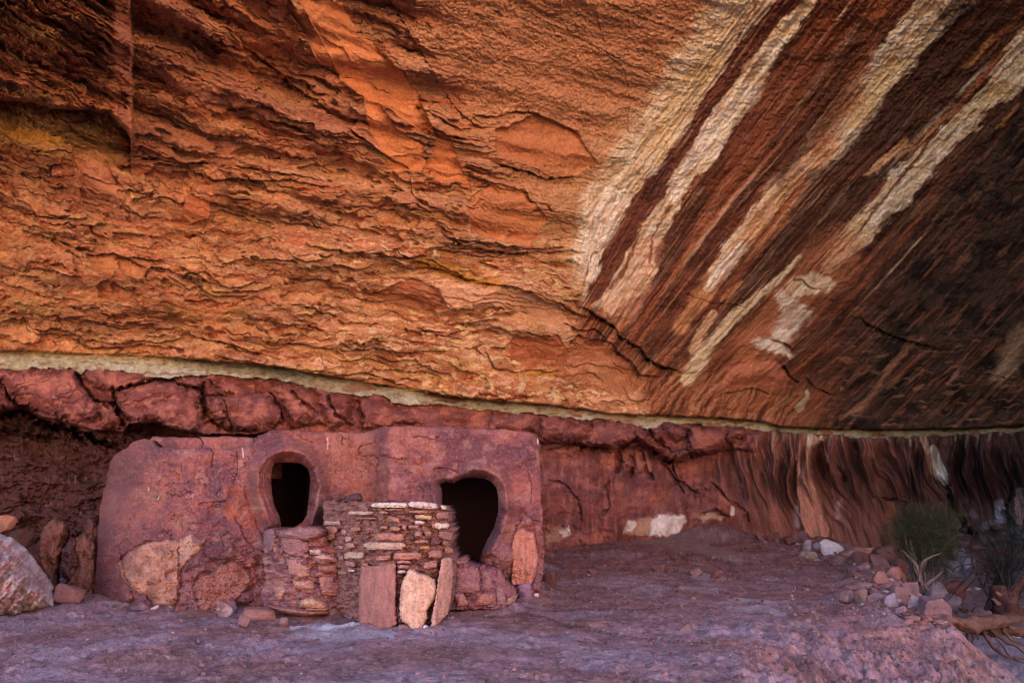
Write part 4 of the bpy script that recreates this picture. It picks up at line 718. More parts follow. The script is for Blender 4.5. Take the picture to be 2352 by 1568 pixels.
def dwelling():
    e = empty("mud_granary", at(760., 1390., 9.4) * [1, 1, 0], "long low mud plastered granary with two dark rounded doorways under the overhang", "granary")
    outl = TOPL
    mask = lambda U, V: np.maximum(poly_sd(U + 5.5 * smn(U, V, 34, 4, 591) + 1.5 * smn(U, V, 6, 3, 592), V + 3.5 * smn(U, V, 30, 4, 593), outl), np.maximum(-poly_sd(U, V, DOOR1), -poly_sd(U, V, DOOR2)))
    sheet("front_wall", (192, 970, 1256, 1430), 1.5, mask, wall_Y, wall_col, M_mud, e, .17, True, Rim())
    # back parapet of the open left room
    par = [(322, 1100), (322, 1016), (345, 1009), (352, 1001), (430, 1004), (520, 1001), (590, 1004), (600, 1000), (640, 1000), (640, 1100)]
    sheet("back_parapet", (318, 995, 645, 1110), 1.6, lambda U, V: poly_sd(U, V, par), lambda U, V: 10.6 + 0 * U - .03 * smn(U, V, 30, 4, 681) + .1 * np.exp(-np.clip(V - 1003, 0, 99) / 3), lambda U, V: mix(mud_col(U, V) * 1.15, (.05, .02, .02), np.maximum(sst(2.5, .5, seg_dist(U + 4 * smn(U, V, 9, 3, 5), V, Z1([(780, 165), (810, 200), (800, 235)]))[0]), sst(2, .5, seg_dist(U, V, Z1([(1158, 165), (1155, 210)]))[0]))), M_mud, e, .3)
    # roof, end wall, floor of the rooms: plain slabs well inside
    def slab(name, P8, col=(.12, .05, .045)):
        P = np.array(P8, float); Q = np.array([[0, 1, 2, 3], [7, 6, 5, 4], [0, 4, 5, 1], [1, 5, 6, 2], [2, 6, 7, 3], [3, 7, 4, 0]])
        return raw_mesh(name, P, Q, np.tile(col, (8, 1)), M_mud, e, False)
    z0, z1 = 1.90, 2.03
    A = at(612., 1000., 9.75); B = at(1238., 1000., 10.75); Bx = B[0]
    def pr(x0, y0, x1, y1, x2, y2, x3, y3, za, zb): return [(x0, y0, za), (x1, y1, za), (x2, y2, za), (x3, y3, za), (x0, y0, zb), (x1, y1, zb), (x2, y2, zb), (x3, y3, zb)]
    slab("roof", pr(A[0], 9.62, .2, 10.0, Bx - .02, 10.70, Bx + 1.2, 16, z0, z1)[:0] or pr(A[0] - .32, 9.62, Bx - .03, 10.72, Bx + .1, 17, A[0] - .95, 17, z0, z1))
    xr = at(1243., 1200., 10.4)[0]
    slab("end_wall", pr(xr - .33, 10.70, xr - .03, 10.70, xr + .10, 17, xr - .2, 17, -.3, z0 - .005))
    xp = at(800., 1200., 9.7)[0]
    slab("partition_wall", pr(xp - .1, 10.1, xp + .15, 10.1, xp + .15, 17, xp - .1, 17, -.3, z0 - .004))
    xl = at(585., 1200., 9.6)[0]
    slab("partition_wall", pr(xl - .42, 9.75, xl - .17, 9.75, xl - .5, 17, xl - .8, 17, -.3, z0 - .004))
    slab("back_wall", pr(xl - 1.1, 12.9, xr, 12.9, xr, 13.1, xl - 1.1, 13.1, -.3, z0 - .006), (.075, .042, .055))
    # ----- lintel stick in the second doorway
    return e
dwelling()

# ------------------------------------------------------------------ low masonry bin in front
BIN = Z6([(98, 160), (205, 152), (330, 165), (470, 165), (560, 172), (940, 168), (1250, 205), (1330, 215), (1355, 270), (1355, 350), (1395, 450), (1400, 545), (1380, 590), (1395, 690), (1420, 740), (1425, 900), (1405, 1100), (1340, 1300), (1260, 1400), (1150, 1470), (800, 1490), (440, 1480), (380, 1400), (300, 1330), (100, 1200), (98, 600)])
def bin_Y(U, V):
    Y = ip(U, [(735, 8.85), (745, 8.7), (765, 8.45), (800, 8.15), (830, 7.95), (870, 7.78), (915, 7.66), (960, 7.66), (1000, 7.78), (1020, 7.95), (1036, 8.2), (1048, 8.7)])
    return Y + .05 * sst(1400, 1150, V)
def bin_core_Y(U, V):
    q = smn(U, V, 12, 4, 701)
    return bin_Y(U, V) + .06 - .06 * smn(U, V, 24, 4, 705) - .025 * terrace(fbm(U / 22, V / 11, 4, 709) * 3, .2) - .02 * q
def mortar_col(U, V):
    C = np.zeros(U.shape + (3,)) + np.array([.235, .108, .105]); a = fbm(U / 18, V / 11, 5, 713); C = mix(C, (.14, .062, .062), sst(0, .4, a)); C = mix(C, (.30, .135, .12), sst(.05, .4, -a) * .8)
    C = mix(C, (.36, .21, .17), sst(.25, .4, fbm(U / 14, V / 6, 4, 717)) * .5); return C * (1 + .3 * smn(U, V, 4, 3, 721))[..., None]
def stone_poly(x0, y0, x1, y1, sd, skew=0.0):
    r = random.Random(sd); n = 18; P = []
    cx, cy, rx, ry = (x0 + x1) / 2, (y0 + y1) / 2, (x1 - x0) / 2, (y1 - y0) / 2
    for i in range(n):
        a = 2 * math.pi * (i + .5) / n; c, s = math.cos(a), math.sin(a); k = (abs(c) ** 5 + abs(s) ** 5) ** (-1 / 5) * (1 - .13 * r.random())
        P.append((cx + rx * c * k, cy + ry * s * k + skew * c * ry))
    return P
TONE = {"W": (.66, .54, .47), "V": (.56, .44, .42), "P": (.46, .30, .24), "Y": (.56, .36, .24), "R": (.40, .175, .135), "M": (.36, .175, .155), "O": (.45, .23, .09), "D": (.17, .075, .08)}
def stone_sheet(name, P, Yf, colr, parent, proud=.05, seed=0, ext=.14, step=1.1, smooth=5., label=None, streakv=30, mat=None):
    slabby = streakv > 50; P = np.array(P); bb = (P[:, 0].min() - 2, P[:, 1].min() - 2, P[:, 0].max() + 2, P[:, 1].max() + 2); colr = np.array(colr)
    wob = lambda U, V: poly_sd(U + 2.0 * smn(U, V, 7, 3, seed % 50 + 700), V + 1.2 * smn(U, V, 7, 3, seed % 50 + 720), P)
    def dep(U, V):
        d = np.clip(-wob(U, V), 0, 99); return Yf(U, V) - proud * (1 - np.exp(-d / smooth * 2)) - (.010 if slabby else .012) * fbm(U / (40 if slabby else 14) + seed, V / (60 if slabby else 6), 4, 731) - (0 if slabby else .006) * terrace(fbm(U / 20 + seed, V / 4, 3, 735) * 3, .2) + .0
    def colf(U, V):
        n = fbm(U / 12 + seed, V / streakv * 2, 4, 739); n2 = smn(U + seed * 9, V, 5, 3, 743); C = colr * (1 + .35 * n + .2 * n2)[..., None]
        return mix(C, (.25, .11, .10), sst(.15, .45, fbm(U / 8 + seed, V / 8, 4, 747)) * .5)
    o = sheet(name, bb, step, wob, dep, colf, mat or M_stone, parent, ext)
    if label: o["label"] = label
    return o
def masonry():
    e = empty("stone_bin", at(900., 1440., 8.0) * [1, 1, 0], "waist high curved bin of thin stacked stones in mud mortar between the two doorways", "bin")
    sheet("mortar_core", (738, 1140, 1052, 1460), 1.3, lambda U, V: poly_sd(U + 3 * smn(U, V, 8, 3, 700), V + 2 * smn(U, V, 8, 3, 702), BIN), bin_core_Y, mortar_col, M_mud, e, 1.1)
    L = [(565, 178, 965, 232, "W", 0), (938, 170, 1252, 246, "V", .35), (1265, 205, 1332, 252, "W", .2), (335, 262, 605, 305, "P", 0), (655, 268, 742, 294, "P", 0), (945, 255, 1150, 287, "M", .2), (1010, 300, 1182, 352, "Y", .3), (1225, 268, 1360, 345, "M", -.1), (1205, 380, 1357, 446, "W", 0), (1180, 380, 1225, 440, "M", 0), (1008, 358, 1108, 400, "V", 0), (103, 362, 272, 406, "P", 0), (103, 415, 242, 492, "R", 0), (270, 445, 328, 502, "M", 0), (368, 424, 474, 472, "R", -.1), (442, 368, 472, 394, "R", 0), (745, 318, 862, 378, "R", .5), (662, 408, 742, 452, "R", 0), (762, 418, 868, 468, "R", 0), (885, 395, 932, 450, "R", 0), (942, 402, 1052, 446, "M", 0), (1008, 462, 1090, 532, "M", 0), (1110, 462, 1178, 512, "M", 0), (1250, 466, 1404, 552, "M", .25), (600, 478, 918, 570, "R", .15), (492, 568, 932, 656, "P", -.05), (1008, 548, 1148, 590, "M", 0), (1058, 610, 1158, 652, "O", -.1), (1285, 562, 1352, 612, "M", 0), (1308, 630, 1398, 690, "R", .3), (314, 514, 378, 572, "P", 0), (110, 488, 212, 552, "R", -.2), (312, 578, 412, 642, "M", 0), (298, 670, 507, 748, "P", -.05), (244, 608, 302, 652, "M", 0), (615, 702, 782, 762, "R", -.2), (792, 672, 1088, 758, "R", -.1), (478, 780, 552, 822, "R", 0), (318, 762, 422, 824, "M", .4), (832, 756, 978, 792, "M", 0), (832, 800, 955, 842, "M", 0), (838, 850, 925, 892, "V", 0), (1150, 650, 1282, 742, "M", 0), (1100, 760, 1242, 842, "M", -.3), (1170, 520, 1270, 600, "D", 0), (420, 325, 640, 350, "M", 0), (700, 240, 900, 262, "M", 0), (1180, 690, 1290, 730, "M", 0), (110, 600, 200, 640, "M", 0), (250, 700, 300, 760, "M", 0), (660, 600 + 180, 800, 815, "M", .1), (240, 860, 330, 900, "M", 0), (340, 850, 410, 872, "V", 0)]
    for i, (a, b, c, d, t, sk) in enumerate(L):
        P = stone_poly(*Z6([(a, b)])[0], *Z6([(c, d)])[0], i, sk); stone_sheet("masonry_stone", P, bin_Y, TONE[t], e, .035 + .03 * ((i * 37) % 10) / 10, i)
    stone_sheet("capstone", Z6([(655, 170), (655, 152), (780, 150), (900, 158), (905, 176)]), lambda U, V: bin_Y(U, V) + .3, (.15, .07, .08), e, .03, 90)
    # tall slabs on edge
    stone_sheet("upright_slab", Z6([(478, 815), (560, 812), (640, 805), (740, 790), (822, 775), (826, 1000), (822, 1220), (832, 1400), (740, 1470), (640, 1478), (480, 1450), (458, 1380), (450, 1100), (452, 990)]), lambda U, V: bin_Y(U, V) - .09 + .06 * sst(1450, 1290, V), (.33, .138, .118), e, .05, 61, .10, 1.2, 4, "tall dark red rectangular slab on edge", 90)
    stone_sheet("upright_slab", Z6([(960, 838), (1000, 850), (1040, 880), (1120, 900), (1180, 935), (1215, 945), (1228, 1010), (1230, 1080), (1215, 1150), (1170, 1210), (1132, 1265), (1142, 1340), (1105, 1385), (1095, 1420), (1085, 1475), (985, 1475), (945, 1400), (890, 1380), (860, 1300), (862, 1120), (875, 1010), (930, 880)]), lambda U, V: bin_Y(U, V) - .10 + .06 * sst(1450, 1300, V), (.56, .33, .24), e, .06, 62, .09, 1.2, 4, "pale cream pink rounded slab on edge", 60)
    stone_sheet("upright_slab", Z6([(1110, 1400), (1148, 1412), (1150, 1465), (1070, 1478), (1085, 1430)]), lambda U, V: bin_Y(U, V) - .16, (.62, .56, .60), e, .04, 63, .08, 1.2, 4, "small white salty slab at the bin foot", 55)
    stone_sheet("upright_slab", Z6([(1285, 735), (1350, 728), (1385, 745), (1396, 850), (1388, 1000), (1372, 1150), (1340, 1290), (1270, 1370), (1170, 1448), (1180, 1330), (1215, 1150), (1245, 960), (1270, 800)]), lambda U, V: bin_Y(U, V) - .07 - .10 * sst(1015, 1000, U), (.50, .27, .23), e, .05, 64, .10, 1.2, 4, "narrow pink and white slab turned sideways", 60)
    stone_sheet("foot_stone", Z6([(860, 1400), (940, 1395), (975, 1440), (940, 1480), (830, 1480), (820, 1440)]), lambda U, V: bin_Y(U, V) - .10, (.24, .12, .13), e, .06, 65)
    stone_sheet("foot_stone", Z6([(825, 1230), (850, 1220), (880, 1340), (895, 1385), (860, 1395), (835, 1340)]), lambda U, V: bin_Y(U, V) - .03, (.14, .075, .09), e, .05, 66)
    stone_sheet("foot_stone", Z6([(878, 1462), (900, 1455), (918, 1470), (905, 1486), (880, 1485)]), lambda U, V: bin_Y(U, V) - .19, (.55, .47, .48), e, .04, 67)
    # ---- stone pedestal under the first door
    p = empty("stone_buttress", at(690., 1405., 8.8) * [1, 1, 0], "rounded stone and mud buttress below the first doorway", "buttress")
    PB = Z1([(1225, 810), (1260, 792), (1310, 790), (1330, 806), (1480, 775), (1600, 780), (1640, 800), (1640, 900), (1740, 950), (1745, 1100), (1815, 1130), (1815, 1240), (1760, 1280), (1840, 1290), (1890, 1480), (1700, 1430), (1640, 1370), (1300, 1380), (1230, 1330), (1200, 1240), (1240, 1150), (1215, 1000), (1225, 900)])
    pY = lambda U, V: 9.25 - .98 * np.sqrt(np.clip(1 - ((U - 705) / 118.) ** 2, 0.02, 1)) + .12 * sst(1380, 1230, V)
    sheet("core", (596, 1195, 835, 1450), 1.4, lambda U, V: poly_sd(U + 3 * smn(U, V, 9, 3, 750), V + 2 * smn(U, V, 9, 3, 752), PB), lambda U, V: pY(U, V) - .06 * smn(U, V, 26, 4, 755) - .03 * terrace(fbm(U / 34, V / 12, 4, 759) * 3, .15), lambda U, V: mix(mud_col(U, V) * 1.08, (.46, .26, .20), sst(.1, .35, fbm(U / 20, V / 9, 4, 763)) * .6), M_mud, p, .7)
    def ps(l, c, pr=.07, s=0, nm="stone", dy=0.): stone_sheet(nm, Z1(l), lambda U, V: pY(U, V) + dy, c, p, pr, s, .2, 1.2, 8)
    ps([(1230, 815), (1262, 793), (1305, 800), (1310, 880), (1290, 950), (1262, 955), (1228, 900)], (.22, .115, .135), .08, 71)
    ps([(1330, 812), (1480, 778), (1600, 782), (1640, 800), (1638, 840), (1530, 880), (1460, 870), (1330, 850)], (.25, .13, .14), .10, 72)
    ps([(1350, 850), (1460, 860), (1530, 890), (1540, 940), (1480, 985), (1400, 980), (1340, 920)], (.27, .125, .125), .06, 73)
    ps([(1290, 915), (1330, 918), (1332, 955), (1292, 955)], (.42, .21, .16), .07, 74)
    ps([(1540, 935), (1620, 935), (1620, 975), (1545, 970)], (.58, .42, .38), .08, 75)
    ps([(1570, 985), (1640, 960), (1720, 985), (1745, 1010), (1740, 1022), (1620, 1020)], (.52, .32, .27), .12, 76)
    ps([(1600, 1045), (1735, 1035), (1745, 1098), (1660, 1100), (1600, 1085)], (.38, .17, .13), .10, 77)
    ps([(1380, 1000), (1480, 1000), (1540, 1060), (1550, 1120), (1490, 1135), (1400, 1115)], (.37, .175, .15), .06, 78)
    ps([(1420, 1145), (1560, 1150), (1580, 1200), (1560, 1215), (1440, 1200)], (.40, .20, .16), .07, 79)
    ps([(1600, 1120), (1780, 1125), (1812, 1170), (1800, 1240), (1750, 1260), (1620, 1240)], (.36, .165, .145), .04, 80)
    ps([(1290, 1190), (1360, 1180), (1390, 1220), (1340, 1285), (1300, 1250)], (.42, .22, .17), .09, 81)
    ps([(1460, 1290), (1560, 1250), (1650, 1300), (1680, 1345), (1600, 1360), (1480, 1330)], (.45, .25, .17), .13, 82)
    ps([(1240, 1300), (1300, 1320), (1420, 1330), (1560, 1350), (1680, 1350), (1675, 1385), (1500, 1400), (1340, 1370), (1260, 1340)], (.33, .14, .12), .22, 83, "ledge_stone")
    ps([(1510, 1330), (1600, 1340), (1680, 1335), (1672, 1362), (1520, 1362)], (.42, .24, .13), .25, 84, "ledge_stone")
    ps([(1660, 1340), (1740, 1330), (1830, 1370), (1850, 1440), (1740, 1440), (1670, 1410)], (.29, .165, .19), .04, 85)
    ps([(1770, 1270), (1810, 1260), (1835, 1300), (1830, 1340), (1770, 1340)], (.27, .14, .155), .05, 86)
    # ---- low threshold wall under the second door
    t = empty("threshold_wall", at(1110., 1395., 9.2) * [1, 1, 0], "low knee high wall of stones and mud below the larger right doorway", "wall")
    PT = Z2([(945, 960), (965, 1000), (1050, 1008), (1060, 1045), (1130, 1058), (1225, 1068), (1290, 1090), (1320, 1170), (1400, 1230), (1400, 1270), (1330, 1320), (1290, 1345), (940, 1350), (900, 1350), (900, 960)])
    tY = lambda U, V: ip(U, [(1010, 8.75), (1040, 8.75), (1130, 8.85), (1165, 8.98), (1195, 9.4)]) + .18 * sst(1360, 1300, V)
    sheet("core", (1018, 1268, 1192, 1404), 1.4, lambda U, V: poly_sd(U + 2 * smn(U, V, 8, 3, 770), V + 2 * smn(U, V, 8, 3, 772), PT), lambda U, V: tY(U, V) - .04 * smn(U, V, 18, 4, 775) - .02 * terrace(smn(U, V, 20, 4, 779) * 3, .15), lambda U, V: mud_col(U, V, (1.02, 1.05, 1.12)), M_mud, t, .9)
    def ts(l, c, pr=.06, s=0): stone_sheet("stone", Z2(l), tY, c, t, pr, s, .18, 1.2, 7)
    ts([(975, 1010), (1045, 1012), (1046, 1030), (1010, 1045), (975, 1040)], (.33, .19, .19), .1, 91)
    ts([(980, 1060), (1130, 1060), (1140, 1110), (1150, 1220), (1100, 1245), (1050, 1240), (980, 1220)], (.27, .125, .135), .06, 92)
    ts([(1150, 1080), (1220, 1080), (1240, 1200), (1160, 1215)], (.26, .125, .13), .05, 93)
    ts([(960, 1245), (1030, 1232), (1065, 1300), (1060, 1318), (985, 1338), (975, 1290)], (.38, .185, .17), .10, 94)
    ts([(1120, 1240), (1250, 1235), (1255, 1290), (1200, 1320), (1100, 1330)], (.38, .175, .16), .10, 95)
    ts([(1060, 1310), (1100, 1305), (1105, 1338), (1062, 1336)], (.26, .13, .15), .07, 96); ts([(1180, 1310), (1250, 1300), (1252, 1335), (1190, 1338)], (.26, .125, .145), .08, 97)
    ts([(1330, 1280), (1360, 1250), (1408, 1245), (1400, 1280), (1360, 1315), (1328, 1318)], (.40, .22, .18), .08, 98); ts([(1255, 1200), (1320, 1190), (1325, 1320), (1262, 1320)], (.27, .15, .18), .04, 99)
    ts([(1035, 1225), (1075, 1232), (1080, 1262), (1040, 1258)], (.09, .045, .05), .02, 100)
masonry()

# ------------------------------------------------------------------ loose rocks
import bmesh
_ico = {}
def ico(n):
    if n not in _ico:
        b = bmesh.new(); bmesh.ops.create_icosphere(b, subdivisions=n, radius=1); b.verts.ensure_lookup_table()
        _ico[n] = (np.array([v.co[:] for v in b.verts]), np.array([[v.index for v in f.verts] for f in b.faces])); b.free()
    return _ico[n]
def n3d(P, s, seed, o=3): return (fbm(P[:, 0] / s + 3, P[:, 1] / s, o, seed) + fbm(P[:, 1] / s, P[:, 2] / s + 7, o, seed + 9) + fbm(P[:, 2] / s, P[:, 0] / s + 5, o, seed + 18)) / 1.6
def rock_geo(dims, seed, col, n=4, k=26, flat_=0, col2=None, rough=.05, rot=None):
    r = np.random.default_rng(seed); D, Q = ico(n); m = 9
    pl = r.normal(size=(m, 3)); pl /= np.linalg.norm(pl, axis=1)[:, None]; pl = np.vstack([pl, np.eye(3), -np.eye(3)]); di = np.concatenate([r.uniform(.50, .92, m), r.uniform(.86, 1.0, 6)])
    dot = np.clip(D @ pl.T, 0, None) / di; rad = (dot ** k).sum(1) ** (-1 / k); P = D * rad[:, None]
    P = P / np.abs(P).max(0); k = k; P *= (1 + rough * n3d(P + seed, .5, 800) + rough * .5 * n3d(P + seed, .15, 804))[:, None]
    lay = terrace(P[:, 2] * 5 + n3d(P + seed, 1., 808), .3); P[:, :2] *= (1 + .03 * np.sin(lay * 5 + seed))[:, None]
    P = P * np.array(dims) / 2
    a = r.uniform(-.5, .5) if rot is None else rot[2]; tx, ty = (r.uniform(-.25, .25), r.uniform(-.3, .3)) if rot is None else rot[:2]
    from mathutils import Euler
    Rm = np.array(Euler((tx, ty, a)).to_matrix()); P = P @ Rm.T
    C = np.array(col) * (1 + .35 * n3d(P + seed, max(dims) * .35, 812) + .2 * n3d(P + seed, max(dims) * .08, 816))[:, None]
    if col2 is not None: C = mix(C, col2, sst(.0, .3, n3d(P + seed * 2, max(dims) * .3, 820)) * .8)
    return P, Q, np.clip(C, .01, .9)
def rock(name, box, label, col, cat="rock", group=None, z=None, n=4, deep=.8, seed=None, col2=None, k=22, rot=None, sink=.3, Yo=None, parent=None, rough=.05):
    u0, v0, u1, v1 = box; uc = (u0 + u1) / 2; g = gpt(uc, v1 - .06 * (v1 - v0)) if Yo is None else at(uc, v1, Yo)
    mpp = g[1] / (F * float(direc(uc, v1)[1])); w = (u1 - u0) * mpp; h = (v1 - v0) * mpp; dep = w * deep
    seed = seed if seed is not None else int(u0 * 7 + v0)
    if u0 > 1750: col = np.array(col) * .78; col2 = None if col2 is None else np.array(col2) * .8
    P, Q, C = rock_geo((w * 1.06, dep, h * (1 + sink)), seed, col, n, k, 0, col2, rough, rot)
    c = g + np.array([0, dep * .42, h * .5 - h * sink * .5]); c[0] *= (c[1] / g[1]) ** .5
    o = raw_mesh(name, P, Q, C, M_stone); o.location = c
    if label: tag(o, label, cat, group)
    return o
RED = (.155, .07, .068); PNK = (.20, .11, .115); PUR = (.17, .095, .125); PAL = (.50, .42, .44); DRK = (.13, .065, .065); BLU = (.20, .20, .29)
def boulder():
    BP = [(-330, 1330), (-260, 1240), (-120, 1195), (-20, 1214), (8, 1226), (30, 1236), (62, 1262), (82, 1288), (95, 1310), (112, 1332), (123, 1348), (120, 1372), (122, 1392), (104, 1398), (60, 1402), (20, 1416), (-20, 1440), (-200, 1500), (-330, 1500)]
    def wob(U, V): return poly_sd(U + 4 * smn(U, V, 22, 4, 900), V + 3 * smn(U, V, 22, 4, 904), BP)
    def dep(U, V):
        d = np.clip(-wob(U, V), 0, 200); a = (U - V * .75) / 60; f = fbm(U / 60 + .5, V / 50, 4, 908)
        return 9.0 - .9 * (1 - np.exp(-d / 45)) - .10 * f - .05 * terrace(fbm((U + V) / 40, (V - U) / 130, 4, 912) * 4, .15) + .25 * sst(60, 130, U) - .02 * ridge((U + .7 * V) / 10, (V - U) / 60, 3, 916) - .25 * sst(1330, 1420, V)
    def col(U, V):
        C = np.zeros(U.shape + (3,)) + np.array([.33, .215, .225]); C = mix(C, (.44, .34, .36), sst(0, .35, smn(U, V, 40, 5, 920))); C = mix(C, (.34, .17, .155), sst(.05, .35, fbm((U + V) / 26, (V - U) / 60, 5, 924)) * .8)
        C = mix(C, (.58, .52, .54), sst(.55, .8, ridge((U + V) / 30, (V - U) / 55, 4, 928)) * .6 * sst(-20, 30, U)); return mix(C, (.55, .50, .52), sst(30, 4, -wob(U, V)) * .35) * (1 + .25 * smn(U, V, 8, 3, 932))[..., None]
    o = sheet("boulder", (-335, 1180, 130, 1500), 2.0, wob, dep, col, M_stone, None, 1.5, True, None, None, .78, True)
    tag(o, "big pale mauve boulder cut by the left edge of the picture", "boulder")
boulder()
def vstone(name, poly, Y, col, label, bulge=.25, ext=.6, seed=0):
    def wob(U, V): return poly_sd(U + 4 * smn(U + seed * 31, V, 14, 4, 940), V + 3 * smn(U + seed * 31, V, 14, 4, 944), poly)
    def dep(U, V): d = np.clip(-wob(U, V), 0, 99); return Y - bulge * (1 - np.exp(-d / 9)) - .06 * fbm(U / 22 + seed, V / 40, 4, 948) - .04 * terrace(fbm(U / 30 + seed, V / 60, 3, 952) * 3, .12)
    def colf(U, V): return np.array(col) * (1 + .45 * fbm(U / 16 + seed, V / 34, 5, 956) + .2 * smn(U, V, 5, 3, 959))[..., None]
    x = np.array(poly); o = sheet(name, (x[:, 0].min() - 6, x[:, 1].min() - 6, x[:, 0].max() + 6, x[:, 1].max() + 6), 1.6, wob, dep, colf, M_stone, None, ext, True, None, None, .85, True); return tag(o, label, "rock")
vstone("standing_stone", [(60, 1400), (66, 1300), (88, 1240), (104, 1205), (124, 1190), (146, 1196), (160, 1204), (158, 1232), (140, 1280), (132, 1330), (140, 1400)], 10.6, (.20, .082, .062), "tall leaning brown slab with a broad top behind the pale boulder", .35, .5, 1)
vstone("standing_stone", [(136, 1300), (142, 1262), (158, 1238), (176, 1240), (180, 1290), (172, 1322), (160, 1332), (144, 1328)], 10.35, (.13, .062, .066), "small rounded dark stone wedged between the two bigger standing stones", .25, .4, 2)
vstone("standing_stone", [(148, 1420), (146, 1340), (164, 1300), (160, 1260), (176, 1232), (188, 1222), (214, 1226), (224, 1260), (226, 1330), (222, 1420)], 10.55, (.19, .088, .070), "broad upright brown block beside the granary corner", .35, .5, 3)
vstone("standing_stone", [(170, 1250), (186, 1216), (202, 1187), (220, 1194), (236, 1214), (240, 1290), (200, 1300)], 11.0, (.15, .065, .055), "pointed dark stone peeping over the broad block at the granary corner", .3, .4, 4)
rock("rock", (122, 1352, 184, 1386), "flat dim slab lying beside the pale boulder", (.21, .105, .10), seed=16, k=10)
rock("rock", (-10, 1184, 30, 1216), "small reddish stone above the pale boulder at the left edge", (.30, .13, .09), seed=17, Yo=10.6)
rock("rock", (10, 1215, 60, 1262), "dark block in shade just above the pale boulder", (.12, .055, .05), seed=18, Yo=10.9)
